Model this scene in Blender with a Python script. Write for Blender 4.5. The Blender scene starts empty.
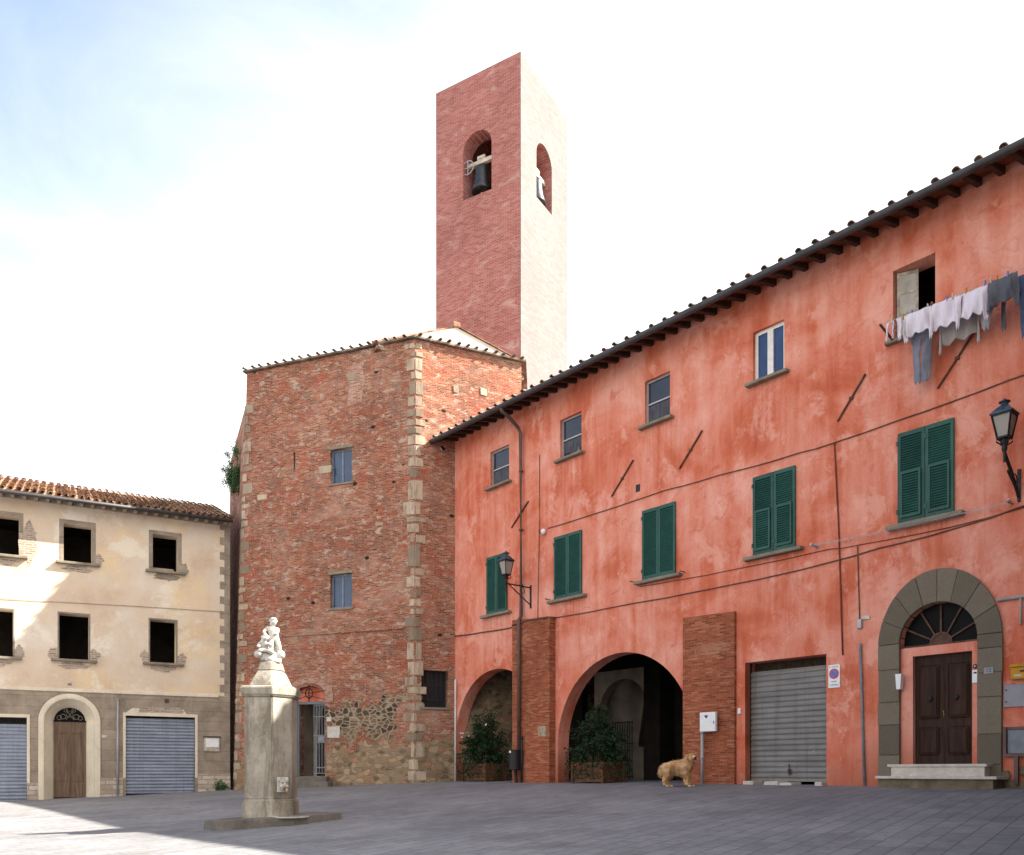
import bpy, bmesh, math, random
import numpy as np
from mathutils import Vector, Matrix, Euler, noise as mnoise
random.seed(7)
R = math.radians
PI = math.pi
sc = bpy.context.scene
COL = sc.collection

# ------------------------------------------------------------------ camera, sky, sun, exposure
# The eye is the world origin, X to the right, Y into the square; heights are relative to the eye.
cam = bpy.data.cameras.new('camera')
cam.sensor_width = 36.0
cam.lens = 850.0 / 1024.0 * 36.0
cam.shift_y = (771.0 - 427.5) / 1024.0
cam.clip_start = 0.1
cam.clip_end = 2000
cam_ob = bpy.data.objects.new('camera', cam)
cam_ob.rotation_euler = (R(90), 0, 0)
COL.objects.link(cam_ob)
sc.camera = cam_ob

SUN_AZ, SUN_EL = 3.0, 40.9           # direction TOWARDS the sun: azimuth from +X to +Y, elevation
world = bpy.data.worlds.new('World')
sc.world = world
world.use_nodes = True
wn = world.node_tree
bg = wn.nodes['Background']
sky = wn.nodes.new('ShaderNodeTexSky')
sky.sky_type = 'NISHITA'
sky.sun_disc = False
sky.sun_elevation = R(SUN_EL)
sky.sun_rotation = R(90 - SUN_AZ)
sky.altitude = 50
sky.air_density = 1.0
sky.dust_density = 1.6
sky.ozone_density = 0.5
# thin high cirrus, thicker towards the sun and the horizon
tc = wn.nodes.new('ShaderNodeTexCoord')
mp = wn.nodes.new('ShaderNodeMapping'); mp.inputs['Scale'].default_value = (2.0, 2.0, 4.5); mp.inputs['Rotation'].default_value = (0.3, 0.5, 0.4)
nz = wn.nodes.new('ShaderNodeTexNoise'); nz.inputs['Scale'].default_value = 1.6; nz.inputs['Detail'].default_value = 9; nz.inputs['Roughness'].default_value = 0.6; nz.inputs['Distortion'].default_value = 0.5
dt = wn.nodes.new('ShaderNodeVectorMath'); dt.operation = 'DOT_PRODUCT'; dt.inputs[1].default_value = (0.62, -0.25, -1.0)
ad = wn.nodes.new('ShaderNodeMath'); ad.operation = 'MULTIPLY_ADD'; ad.inputs[1].default_value = 0.24
rp = wn.nodes.new('ShaderNodeMapRange'); rp.interpolation_type = 'SMOOTHSTEP'
rp.inputs['From Min'].default_value = -0.97; rp.inputs['From Max'].default_value = -0.54; rp.inputs['To Min'].default_value = 0.04; rp.inputs['To Max'].default_value = 0.92
mx = wn.nodes.new('ShaderNodeMix'); mx.data_type = 'RGBA'
wn.links.new(tc.outputs['Generated'], mp.inputs['Vector']); wn.links.new(mp.outputs[0], nz.inputs['Vector'])
wn.links.new(tc.outputs['Generated'], dt.inputs[0])
wn.links.new(nz.outputs[0], ad.inputs[0]); wn.links.new(dt.outputs['Value'], ad.inputs[2])
wn.links.new(ad.outputs[0], rp.inputs['Value']); wn.links.new(rp.outputs[0], mx.inputs[0])
wn.links.new(sky.outputs[0], mx.inputs[6]); mx.inputs[7].default_value = (5.15, 4.9, 4.62, 1)
wn.links.new(mx.outputs[2], bg.inputs['Color'])
bg.inputs['Strength'].default_value = 0.10

sun = bpy.data.lights.new('sun', 'SUN')
sun.energy = 5.0
sun.angle = R(0.53)
sun.color = (1.0, 0.94, 0.84)
sun_ob = bpy.data.objects.new('sun', sun)
_dir = Vector((math.cos(R(SUN_AZ)) * math.cos(R(SUN_EL)), math.sin(R(SUN_AZ)) * math.cos(R(SUN_EL)), math.sin(R(SUN_EL))))
sun_ob.rotation_euler = _dir.to_track_quat('Z', 'Y').to_euler()
sun_ob.location = (30, 10, 40)
COL.objects.link(sun_ob)

sc.view_settings.view_transform = 'Standard'
sc.view_settings.look = 'None'
sc.view_settings.gamma = 1.0
sc.view_settings.exposure = 1.98
sc.view_settings.use_curve_mapping = False

# ------------------------------------------------------------------ material helpers
class NT:
    def __init__(s, name, rough=0.9, spec=0.25):
        s.m = bpy.data.materials.new(name); s.m.use_nodes = True
        s.t = s.m.node_tree; s.b = s.t.nodes['Principled BSDF']
        s.b.inputs['Roughness'].default_value = rough
        s.b.inputs['Specular IOR Level'].default_value = spec
        s._o = None
    def set(s, sock, v):
        if isinstance(v, bpy.types.NodeSocket): s.t.links.new(v, sock)
        elif isinstance(v, (tuple, list)):
            v = tuple(v)
            if sock.type == 'RGBA' and len(v) == 3: v = v + (1,)
            sock.default_value = v
        else: sock.default_value = v
    def n(s, typ, ins=None, **props):
        nd = s.t.nodes.new(typ)
        for k, v in props.items(): setattr(nd, k, v)
        for k, v in (ins or {}).items(): s.set(nd.inputs[k], v)
        return nd
    def obj(s):
        if s._o is None: s._o = s.n('ShaderNodeTexCoord').outputs['Object']
        return s._o
    def map(s, v, scale=(1, 1, 1), loc=(0, 0, 0), rot=(0, 0, 0)):
        return s.n('ShaderNodeMapping', {'Vector': v, 'Scale': scale, 'Location': loc, 'Rotation': rot}).outputs[0]
    def noise(s, v, scale, detail=6, rough=0.55, dist=0.0):
        return s.n('ShaderNodeTexNoise', {'Vector': v, 'Scale': scale, 'Detail': detail, 'Roughness': rough, 'Distortion': dist}).outputs[0]
    def ramp(s, f, stops):
        nd = s.n('ShaderNodeValToRGB', {0: f}); e = nd.color_ramp.elements
        while len(e) < len(stops): e.new(0.5)
        for el, (p, c) in zip(e, stops):
            el.position = p
            if not isinstance(c, (tuple, list)): c = (c, c, c)
            el.color = tuple(c) + (1,)
        return nd.outputs[0]
    def mix(s, f, a, b, blend='MIX'):
        return s.n('ShaderNodeMix', {0: f, 6: a, 7: b}, data_type='RGBA', blend_type=blend).outputs[2]
    def math(s, op, a, b=0.0, c=0.0, clamp=False):
        return s.n('ShaderNodeMath', {0: a, 1: b, 2: c}, operation=op, use_clamp=clamp).outputs[0]
    def sep(s, v):
        o = s.n('ShaderNodeSeparateXYZ', {0: v}).outputs; return o[0], o[1], o[2]
    def comb(s, x, y, z): return s.n('ShaderNodeCombineXYZ', {0: x, 1: y, 2: z}).outputs[0]
    def xz(s, amp=0.0, nscale=2.0):
        x, y, z = s.sep(s.obj())
        v = s.comb(s.math('ADD', x, y), z, 0.0)
        if amp:
            nd = s.n('ShaderNodeTexNoise', {'Vector': s.obj(), 'Scale': nscale, 'Detail': 3})
            d = s.n('ShaderNodeVectorMath', {0: nd.outputs[1], 1: (.5, .5, .5)}, operation='SUBTRACT').outputs[0]
            d = s.n('ShaderNodeVectorMath', {0: d, 'Scale': amp}, operation='SCALE').outputs[0]
            v = s.n('ShaderNodeVectorMath', {0: v, 1: d}, operation='ADD').outputs[0]
        return v
    def bump(s, h, strength=0.4, dist=0.02):
        s.t.links.new(s.n('ShaderNodeBump', {'Height': h, 'Strength': strength, 'Distance': dist}).outputs[0], s.b.inputs['Normal'])
    def color(s, c): s.set(s.b.inputs['Base Color'], c); return s.m

def simple(name, c, rough=0.7, spec=0.3, metal=0.0, var=0.12, scale=6.0, bump=0.0):
    t = NT(name, rough, spec)
    t.b.inputs['Metallic'].default_value = metal
    f = t.noise(t.obj(), scale, 6)
    lo = tuple(max(0, x * (1 - var * 1.6)) for x in c); hi = tuple(min(1, x * (1 + var * 1.6)) for x in c)
    if bump: t.bump(t.noise(t.obj(), scale * 6, 6), bump, 0.01)
    return t.color(t.ramp(f, [(0.3, lo), (0.7, hi)]))

def brick_mat(name, stops, mortar, row=0.066, width=0.27, msize=0.010, wash=0.5, washcol=(.50, .42, .33), dark=0.35, rubble=None, holes=True, wscale=0.9, amp=0.05, rough=0.93, bstr=0.6, speck=0.0):
    t = NT(name, rough, 0.15)
    v = t.xz(amp, 1.3)
    bk = t.n('ShaderNodeTexBrick', {'Vector': v, 'Color1': (0, 0, 0), 'Color2': (1, 1, 1), 'Mortar': (.5, .5, .5), 'Scale': 1.0, 'Mortar Size': msize,
                                    'Mortar Smooth': 0.3, 'Bias': 0.0, 'Brick Width': width, 'Row Height': row}, offset=0.5, offset_frequency=2)
    col = t.ramp(bk.outputs[0], stops)
    fine = t.noise(t.obj(), 22, 4, 0.6)
    col = t.mix(0.55, col, t.ramp(fine, [(0.25, (.45, .45, .45)), (0.75, (1.35, 1.3, 1.25))]), 'MULTIPLY')
    mort = t.mix(t.noise(t.obj(), 3.0, 4), tuple(x * .7 for x in mortar), tuple(min(1, x * 1.2) for x in mortar))
    col = t.mix(bk.outputs[1], col, mort)
    h = t.math('SUBTRACT', t.math('MULTIPLY', fine, 0.5), bk.outputs[1])
    # large darker / redder fields
    big = t.noise(t.obj(), 0.35, 5, 0.6)
    col = t.mix(dark, col, t.ramp(big, [(0.3, (.55, .50, .48)), (0.7, (1.25, 1.2, 1.15))]), 'MULTIPLY')
    # lime wash / repointed fields, in broken courses
    w = t.noise(t.map(t.obj(), (1, 1, 2.0)), wscale, 9, 0.72, 0.4)
    w = t.ramp(w, [(0.55, 0.0), (0.68, 1.0)])
    col = t.mix(t.math('MULTIPLY', w, wash), col, t.mix(fine, tuple(x * .7 for x in washcol), tuple(min(1, x * 1.25) for x in washcol)))
    sp = t.noise(t.map(t.obj(), (1, 1, 1.8)), 4.2, 5, 0.6)
    col = t.mix(t.math('MULTIPLY', t.ramp(sp, [(0.66, 0.0), (0.70, 1.0)]), wash), col, washcol)
    if speck:
        s1 = t.noise(t.map(t.obj(), (1, 1, 2.6), (5, 2, 8)), 7.0, 5, .7)
        col = t.mix(t.math('MULTIPLY', t.ramp(s1, [(0.58, 0.0), (0.64, .8)]), speck), col, (.52, .40, .31))
        s3 = t.noise(t.map(t.obj(), (1, 1, 2.2), (1, 7, 3)), 9.0, 5, .7)
        col = t.mix(t.math('MULTIPLY', t.ramp(s3, [(0.60, 0.0), (0.68, .8)]), speck), col, (.13, .050, .034))
        s4 = t.noise(t.map(t.obj(), (1, 1, 1.5), (9, 1, 3)), 1.1, 7, .7, .4)
        col = t.mix(t.math('MULTIPLY', t.ramp(s4, [(0.48, 0.0), (0.66, .6)]), speck), col, (.36, .072, .036))
        s5 = t.noise(t.map(t.obj(), (1, 1, 1.3), (2, 4, 9)), .55, 8, .7, .5)
        col = t.mix(t.math('MULTIPLY', t.ramp(s5, [(0.52, 0.0), (0.66, .5)]), speck), col, (.50, .32, .24))
        s6 = t.noise(t.map(t.obj(), (2.2, 2.2, .5), (2, 7, 1)), 1.0, 8, .7, .3)
        col = t.mix(t.math('MULTIPLY', t.ramp(s6, [(0.54, 0.0), (0.72, .45)]), speck), col, (.15, .085, .065))
        s7 = t.noise(t.map(t.obj(), (1, 1, 1.7), (3, 8, 1)), 2.3, 7, .72, .4)
        col = t.mix(t.math('MULTIPLY', t.ramp(s7, [(0.53, 0.0), (0.64, .7)]), speck), col, (.20, .13, .105))
        s8 = t.noise(t.map(t.obj(), (1, 1, 1.9), (6, 1, 7)), 2.9, 7, .72, .4)
        col = t.mix(t.math('MULTIPLY', t.ramp(s8, [(0.555, 0.0), (0.62, .8)]), speck), col, t.mix(fine, (.34, .25, .19), (.62, .50, .41)))
    if holes:
        hv = t.n('ShaderNodeTexVoronoi', {'Vector': t.map(t.xz(), (1.0, 1.5, 1)), 'Scale': 0.85, 'Randomness': 1.0}).outputs[0]
        hm = t.ramp(hv, [(0.065, 1.0), (0.085, 0.0)])
        col = t.mix(hm, col, (.035, .022, .018)); h = t.math('SUBTRACT', h, t.math('MULTIPLY', hm, 3.0))
        dk = t.noise(t.map(t.obj(), (1, 1, 2.2)), 5.0, 6, 0.7)
        col = t.mix(t.ramp(dk, [(0.64, 0.0), (0.70, .85)]), col, (.10, .045, .03))
    if rubble:
        x, y, z = t.sep(t.obj())
        wob = t.math('MULTIPLY', t.math('SUBTRACT', t.noise(t.obj(), 1.1, 6, .65), 0.5), 2.6)
        zz = t.math('ADD', z, wob); xx = t.math('ADD', x, wob)
        mask = None
        for (x0, x1, z0, z1) in rubble['boxes']:
            m = t.math('MULTIPLY', t.math('MULTIPLY', t.math('GREATER_THAN', xx, x0), t.math('LESS_THAN', xx, x1)),
                       t.math('MULTIPLY', t.math('GREATER_THAN', zz, z0), t.math('LESS_THAN', zz, z1)))
            mask = m if mask is None else t.math('MAXIMUM', mask, m)
        rv = t.map(t.xz(0.22, 2.0), (4.0, 6.4, 1))
        ce = t.n('ShaderNodeTexVoronoi', {'Vector': rv, 'Scale': 1.0, 'Randomness': .85}, feature='DISTANCE_TO_EDGE').outputs[0]
        cc = t.n('ShaderNodeTexVoronoi', {'Vector': rv, 'Scale': 1.0, 'Randomness': .85}).outputs[1]
        cx = t.sep(cc)[0]
        up = t.ramp(t.math('MULTIPLY', t.math('SUBTRACT', zz, rubble.get('split', 1.05)), 3.0, clamp=True), [(0, 0.0), (1, 1.0)])
        st = t.mix(up, t.ramp(cx, [(0, (.16, .105, .065)), (.4, (.30, .21, .13)), (.8, (.42, .31, .2)), (1, (.36, .15, .08))]),
                   t.ramp(cx, [(0, (.05, .036, .026)), (.6, (.12, .08, .05)), (1, (.24, .15, .085))]))
        st = t.mix(.6, st, t.ramp(fine, [(0.2, (.5, .5, .5)), (0.8, (1.4, 1.35, 1.3))]), 'MULTIPLY')
        jm = t.ramp(ce, [(0.02, 1.0), (0.13, 0.0)])
        st = t.mix(jm, st, t.mix(up, (.26, .195, .13), (.36, .285, .21)))
        col = t.mix(mask, col, st)
        h = t.math('SUBTRACT', h, t.math('MULTIPLY', jm, mask))
    t.bump(h, bstr, 0.02)
    return t.color(col)

M = {}
# salmon lime plaster: mottled, streaked by rain
def pink_plaster(name):
    t = NT(name, 0.93, 0.12)
    o = t.obj()
    a = t.noise(o, 0.55, 9, 0.62, 0.5)
    s = t.noise(t.map(o, (2.4, 2.4, 0.32)), 1.0, 8, 0.62, 0.3)
    k = t.math('ADD', t.math('MULTIPLY', a, 0.62), t.math('MULTIPLY', s, 0.38))
    col = t.ramp(k, [(0.35, (.46, .098, .050)), (0.44, (.575, .155, .088)), (0.50, (.65, .222, .148)), (0.57, (.70, .290, .212)), (0.66, (.76, .38, .30))])
    f = t.noise(o, 14, 6, .65)
    col = t.mix(.35, col, t.ramp(f, [(0.25, (.78, .76, .74)), (0.75, (1.18, 1.18, 1.18))]), 'MULTIPLY')
    d = t.noise(t.map(o, (1, 1, 1.2)), 2.6, 8, .7, .8)
    col = t.mix(t.ramp(d, [(0.58, 0.0), (0.68, .6)]), col, (.48, .110, .054))
    w = t.noise(t.map(o, (7, 7, .5), (3, 1, 0)), 1.0, 7, .7)
    col = t.mix(t.ramp(w, [(0.62, 0.0), (0.76, .6)]), col, (.78, .40, .29))
    pb = t.noise(t.map(o, (1, 1, .8), (6, 2, 1)), 1.3, 9, .7, .3)
    col = t.mix(t.ramp(pb, [(0.54, 0.0), (0.62, .65)]), col, (.76, .37, .285))
    x_, y_, z_ = t.sep(o)
    damp = t.math('MULTIPLY', t.math('ADD', t.math('MULTIPLY', z_, -.55), t.math('MULTIPLY', a, 1.6)), 1.0)
    col = t.mix(t.ramp(damp, [(0.45, 0.0), (1.0, .75)]), col, (.36, .10, .055))
    # dirt washed down below the window sills
    px_ = t.math('ABSOLUTE', t.math('SUBTRACT', t.math('FRACT', t.math('ADD', t.math('MULTIPLY', x_, 1 / 3.355), .5 - 2.25 / 3.355)), .5))
    sm = t.ramp(px_, [(.14, 1.0), (.23, 0.0)])
    lo_ = t.math('MULTIPLY', t.math('LESS_THAN', z_, 4.95), t.ramp(t.math('MULTIPLY', t.math('SUBTRACT', z_, 2.9), .5), [(0, 0.0), (1, 1.0)]))
    hi_ = t.math('MULTIPLY', t.math('MULTIPLY', t.math('LESS_THAN', z_, 9.05), t.math('GREATER_THAN', z_, 6.95)), t.ramp(t.math('MULTIPLY', t.math('SUBTRACT', z_, 7.0), .5), [(0, 0.0), (1, 1.0)]))
    sst = t.ramp(t.noise(t.map(o, (9, 9, .22), (5, 5, 1)), 1.0, 5, .65), [(.46, 0.0), (.68, .5)])
    col = t.mix(t.math('MULTIPLY', t.math('MULTIPLY', sm, t.math('MAXIMUM', lo_, hi_)), sst), col, (.36, .10, .06))
    run = t.noise(t.map(o, (6, 6, .16), (2, 2, 4)), 1.0, 5, .6)
    col = t.mix(t.ramp(run, [(0.62, 0.0), (0.76, .32)]), col, (.44, .12, .07))
    c = t.n('ShaderNodeTexVoronoi', {'Vector': t.map(t.xz(.5, 1.2), (.55, .55, 1)), 'Scale': 1.0}, feature='DISTANCE_TO_EDGE').outputs[0]
    col = t.mix(t.ramp(c, [(0.0015, .22), (0.005, 0.0)]), col, (.30, .07, .045))
    sp = t.noise(o, 7, 3); col = t.mix(t.ramp(sp, [(0.76, 0.0), (0.79, .6)]), col, (.62, .40, .32))
    t.bump(t.math('ADD', t.math('MULTIPLY', a, 1.4), t.noise(o, 30, 6, .6)), 0.28, 0.03)
    return t.color(col)
M['pink'] = pink_plaster('salmon lime plaster')

def cream_plaster(name):
    t = NT(name, 0.94, 0.1)
    o = t.obj()
    a = t.noise(o, 0.55, 9, 0.6, 0.0)
    col = t.ramp(a, [(0.34, (.52, .385, .275)), (0.47, (.615, .49, .375)), (0.56, (.64, .535, .43)), (0.68, (.68, .61, .52))])
    b = t.noise(t.map(o, (1, 1, 1.1), (4, 0, 2)), 1.1, 9, .68, .15)
    col = t.mix(t.ramp(b, [(0.57, 0.0), (0.60, .65)]), col, (.66, .59, .50))
    yl = t.noise(t.map(o, (1, 1, 1), (9, 2, 5)), .45, 8, .65, .2)
    col = t.mix(t.ramp(yl, [(0.50, 0.0), (0.62, .7)]), col, (.72, .55, .33))
    pl = t.noise(t.map(o, (1, 1, 1), (1, 8, 2)), .7, 9, .7, .2)
    col = t.mix(t.ramp(pl, [(0.53, 0.0), (0.60, .7)]), col, (.74, .68, .58))
    s = t.noise(t.map(o, (5, 5, .35)), 1.0, 8, .7)
    col = t.mix(t.ramp(s, [(0.60, 0.0), (0.82, .4)]), col, (.45, .38, .28))
    d = t.noise(o, 3.2, 7, .72); col = t.mix(t.ramp(d, [(0.68, 0.0), (0.72, .75)]), col, (.48, .43, .37))
    f = t.noise(o, 18, 5, .6); col = t.mix(.3, col, t.ramp(f, [(0.25, (.8, .8, .78)), (0.75, (1.15, 1.15, 1.15))]), 'MULTIPLY')
    t.bump(t.math('ADD', a, t.noise(o, 26, 6)), .3, .03)
    return t.color(col)
M['cream'] = cream_plaster('flaking cream plaster')

def block_render(name, c=(.305, .25, .195)):
    t = NT(name, .95, .1); o = t.obj()
    a = t.noise(o, 1.3, 8, .65, .4)
    col = t.ramp(a, [(0.35, tuple(x * .72 for x in c)), (0.65, tuple(x * 1.22 for x in c))])
    bk = t.n('ShaderNodeTexBrick', {'Vector': t.xz(.01), 'Color1': (1, 1, 1), 'Color2': (.92, .92, .92), 'Mortar': (.62, .62, .62), 'Scale': 1., 'Mortar Size': .008, 'Brick Width': 60., 'Row Height': .36})
    col = t.mix(.8, col, bk.outputs[0], 'MULTIPLY')
    f = t.noise(o, 40, 4, .6); col = t.mix(.5, col, t.ramp(f, [(0.3, (.7, .7, .7)), (0.7, (1.25, 1.25, 1.25))]), 'MULTIPLY')
    s = t.noise(t.map(o, (4, 4, .6)), 1., 6, .7); col = t.mix(t.ramp(s, [(.58, 0.), (.75, .6)]), col, (.42, .38, .32))
    t.bump(t.math('ADD', f, t.math('MULTIPLY', bk.outputs[1], -1.5)), .5, .015)
    return t.color(col)
M['grey_render'] = block_render('grey block render')
CB = [(0, (.14, .050, .036)), (.2, (.23, .068, .042)), (.5, (.325, .098, .054)), (.8, (.40, .150, .085)), (1, (.47, .27, .19))]
M['brick_church'] = brick_mat('old church brick', CB, (.38, .25, .175), row=.055, width=.19, msize=.010, wash=.60, dark=.75, amp=.16, washcol=(.46, .31, .235), speck=1.0,
    rubble=dict(boxes=[(-3.45, -.6, 1.15, 2.35), (-3.3, .6, -2.5, .95), (-9, -5.6, -2.5, .4)], split=1.05))
M['brick_church_side'] = brick_mat('old church brick side', CB, (.40, .26, .18), row=.055, width=.19, msize=.010, wash=.65, dark=.6, amp=.16, washcol=(.48, .33, .25), speck=1.0,
    rubble=dict(boxes=[(-1, 1.9, -2.5, 1.1), (1.6, 9, -2.5, 5)], split=9.0))
M['brick_pier'] = brick_mat('pier brick', [(0, (.20, .050, .026)), (.35, (.31, .080, .038)), (.75, (.38, .105, .050)), (1, (.46, .18, .10))],
    (.30, .14, .085), row=.047, width=.21, msize=.008, wash=.42, dark=.45, amp=.02, washcol=(.46, .30, .20), holes=False)
M['brick_tower'] = brick_mat('tower brick', [(0, (.31, .100, .082)), (.5, (.375, .135, .115)), (1, (.44, .195, .175))],
    (.48, .29, .26), row=.070, width=.26, msize=.008, wash=.55, dark=.4, amp=.015, washcol=(.56, .41, .37), holes=False, wscale=1.0, bstr=.3)
M['brick_bare'] = brick_mat('bare brick patch', [(0, (.28, .18, .14)), (.5, (.38, .28, .22)), (1, (.46, .38, .31))],
    (.47, .41, .34), row=.075, width=.23, msize=.020, wash=.9, dark=.4, amp=.09, washcol=(.44, .40, .34), holes=False, wscale=2.4)
M['brick_patch'] = brick_mat('repointed brick', [(0, (.30, .12, .08)), (.5, (.42, .22, .16)), (1, (.50, .33, .26))], (.46, .33, .26), row=.06, width=.2, msize=.012, wash=.5, dark=.4, amp=.08, washcol=(.50, .37, .30), holes=False)
M['brick_painted_sun'] = brick_mat('tower brick with painted sunlight', [(0, (.185, .158, .152)), (.5, (.205, .180, .176)), (1, (.225, .202, .200))],  # sunlight on the right face is put into this paler brick colour
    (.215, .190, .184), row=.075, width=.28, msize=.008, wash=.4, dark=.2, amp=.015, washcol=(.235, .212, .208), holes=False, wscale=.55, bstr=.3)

def stone(name, c, var=.35, scale=2.0, bump=.5, rough=.9, stain=None, fine=26, perobj=False):
    t = NT(name, rough, .15); o = t.obj()
    rnd = t.n('ShaderNodeObjectInfo').outputs['Random']
    a = t.noise(o, scale, 8, .65, .3)
    if perobj: a = t.math('ADD', t.math('MULTIPLY', a, .45), t.math('MULTIPLY', rnd, .55))
    col = t.ramp(a, [(0.3, tuple(x * (1 - var) for x in c)), (0.7, tuple(min(1, x * (1 + var)) for x in c))])
    f = t.noise(o, fine, 5, .65); col = t.mix(.45, col, t.ramp(f, [(0.25, (.65, .65, .65)), (0.75, (1.25, 1.25, 1.25))]), 'MULTIPLY')
    if stain:
        s = t.noise(t.map(o, (3.4, 3.4, .75)), 1.0, 9, .75, .5)
        col = t.mix(t.ramp(s, [(0.46, 0.0), (0.60, .8)]), col, stain)
        s2 = t.noise(o, 1.7, 8, .7, .6); col = t.mix(t.ramp(s2, [(0.56, 0.0), (0.68, .6)]), col, tuple(x * .45 for x in c))
    t.bump(t.math('ADD', a, t.math('MULTIPLY', f, .6)), bump, .025)
    return t.color(col)
M['quoin'] = stone('pale sandstone', (.37, .295, .22), .36, 1.3, .7, stain=(.22, .16, .11), perobj=True)
M['sill'] = stone('grey sill stone', (.23, .195, .15), .25, 3.0, .4)
M['serena'] = stone('grey brown sandstone', (.160, .134, .100), .17, 1.6, .55, perobj=True)
M['fountain'] = stone('weathered fountain stone', (.38, .34, .28), .36, 1.6, .6, stain=(.16, .135, .10))
M['slab'] = stone('dark basin slab', (.165, .145, .125), .35, 2.0, .6)
M['marble'] = stone('white marble', (.52, .495, .45), .28, 5.0, .25, .6)
M['step'] = stone('travertine step', (.56, .50, .44), .15, 5.0, .25, .75)
M['stepbase'] = stone('dark rough step base', (.16, .125, .085), .4, 3.0, .7)
M['surround'] = stone('cream door surround', (.66, .585, .46), .14, 1.5, .3)
M['gable'] = stone('pale gable plaster', (.62, .56, .49), .15, 1.0, .3)
M['plinth'] = brick_mat('pale plinth stone', [(0, (.36, .31, .25)), (.5, (.46, .40, .33)), (1, (.55, .49, .42))], (.30, .25, .2), row=.16, width=.42, msize=.014, wash=.3, dark=.4, amp=.03, washcol=(.52, .47, .4), holes=False)
M['inner'] = simple('dim inner plaster', (.30, .25, .20), .95, .1, var=.2, scale=1.5)
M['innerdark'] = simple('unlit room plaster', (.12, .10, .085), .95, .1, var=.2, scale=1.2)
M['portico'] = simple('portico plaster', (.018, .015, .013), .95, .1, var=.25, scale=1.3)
M['wood_dark'] = simple('dark rafter wood', (.055, .032, .022), .85, .2, var=.25, scale=5)
M['soffit'] = simple('terracotta soffit tiles', (.20, .075, .045), .9, .1, var=.25, scale=4)
M['rafter_grey'] = simple('weathered grey rafter wood', (.34, .28, .22), .9, .15, var=.2, scale=5)
M['gutter'] = simple('dark painted gutter', (.045, .042, .045), .55, .4, var=.2, scale=3)
M['pipe'] = simple('brown downpipe', (.105, .058, .050), .55, .4, var=.2, scale=2)
M['pipe_grey'] = simple('grey pipe', (.33, .32, .33), .6, .4, var=.12, scale=3)
M['pipe_white'] = simple('off white pipe', (.60, .57, .55), .6, .4, var=.1, scale=3)
M['iron'] = simple('black wrought iron', (.022, .022, .024), .6, .4, metal=.3, var=.25, scale=10)
M['rust'] = simple('rusty iron rod', (.10, .050, .035), .8, .3, var=.3, scale=6)
M['cable'] = simple('dark cable', (.13, .065, .050), .75, .3, var=.2, scale=2)
M['cable_red'] = simple('red brown cable', (.17, .045, .032), .8, .2, var=.2, scale=2)
M['copper'] = simple('verdigris lamp roof', (.055, .085, .12), .5, .5, metal=.4, var=.3, scale=9)
M['white_paint'] = simple('white paint', (.72, .70, .66), .6, .35, var=.06, scale=8)
M['white_enamel'] = simple('white enamel', (.74, .74, .75), .4, .4, var=.04, scale=8)
M['old_paint'] = simple('peeling pale paint', (.42, .37, .30), .8, .2, var=.25, scale=9)
M['alu'] = simple('grey window metal', (.40, .39, .40), .45, .5, metal=.3, var=.1, scale=4)
M['frame_grey'] = simple('blue grey frame', (.17, .19, .22), .6, .4, var=.15, scale=6)
M['bronze'] = simple('dark bronze', (.045, .050, .055), .45, .5, metal=.7, var=.3, scale=4)
M['headstock'] = simple('cream painted headstock', (.50, .44, .36), .7, .3, var=.2, scale=5)
M['yellow'] = simple('yellow mailbox paint', (.50, .235, .014), .6, .3, var=.12, scale=5)
M['grey_panel'] = simple('pale grey panel', (.27, .26, .29), .6, .3, var=.08, scale=4)
M['black'] = simple('black plastic', (.007, .007, .008), .5, .4, var=.2, scale=8)
M['brass'] = simple('brass', (.45, .28, .08), .35, .5, metal=.9, var=.1, scale=9)
M['red_sign'] = simple('sign red', (.55, .05, .05), .45, .4, var=.03)
M['blue_sign'] = simple('sign blue', (.10, .16, .50), .45, .4, var=.03)
M['ink'] = simple('dark lettering', (.05, .06, .06), .7, .2, var=.05)
M['planter'] = simple('brown planter wood', (.13, .062, .034), .85, .2, var=.3, scale=7)
M['soil'] = simple('planter soil', (.05, .035, .025), 1., .1, var=.3, scale=12)
M['stem'] = simple('shrub stem', (.10, .07, .04), .9, .1, var=.2, scale=8)
M['dog_skin'] = simple('golden dog coat', (.46, .25, .10), .9, .1, var=.25, scale=7)
M['red_tongue'] = simple('tongue', (.40, .10, .12), .5, .3, var=.05)

def green_paint(name):
    t = NT(name, .5, .35); o = t.obj()
    f = t.noise(o, 3, 7, .65)
    col = t.ramp(f, [(0.3, (.010, .060, .046)), (0.7, (.018, .092, .072))])
    d = t.noise(t.map(o, (1, 1, 4)), 5, 6, .7); col = t.mix(t.ramp(d, [(.56, 0.), (.72, .6)]), col, (.055, .12, .10))
    rn = t.n('ShaderNodeObjectInfo').outputs['Random']; col = t.mix(.8, col, t.ramp(rn, [(0, (.70, .72, .72)), (1, (1.35, 1.25, 1.2))]), 'MULTIPLY')
    g_ = t.noise(t.map(o, (9, 9, .5)), 1.0, 6, .7); col = t.mix(t.ramp(g_, [(.55, 0.), (.75, .5)]), col, (.03, .05, .042))
    return t.color(col)
M['green'] = green_paint('dark green shutter paint')

def wood_door(name, c, c2):
    t = NT(name, .7, .15); o = t.obj()
    w = t.noise(t.map(o, (9, 9, .8)), 1.5, 8, .65, .5)
    col = t.ramp(w, [(0.3, c), (0.7, c2)])
    t.bump(w, .15, .01)
    return t.color(col)
M['door'] = wood_door('dark stained door wood', (.022, .011, .008), (.060, .030, .020))
M['door_old'] = wood_door('weathered brown door wood', (.085, .052, .034), (.21, .145, .10))

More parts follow.
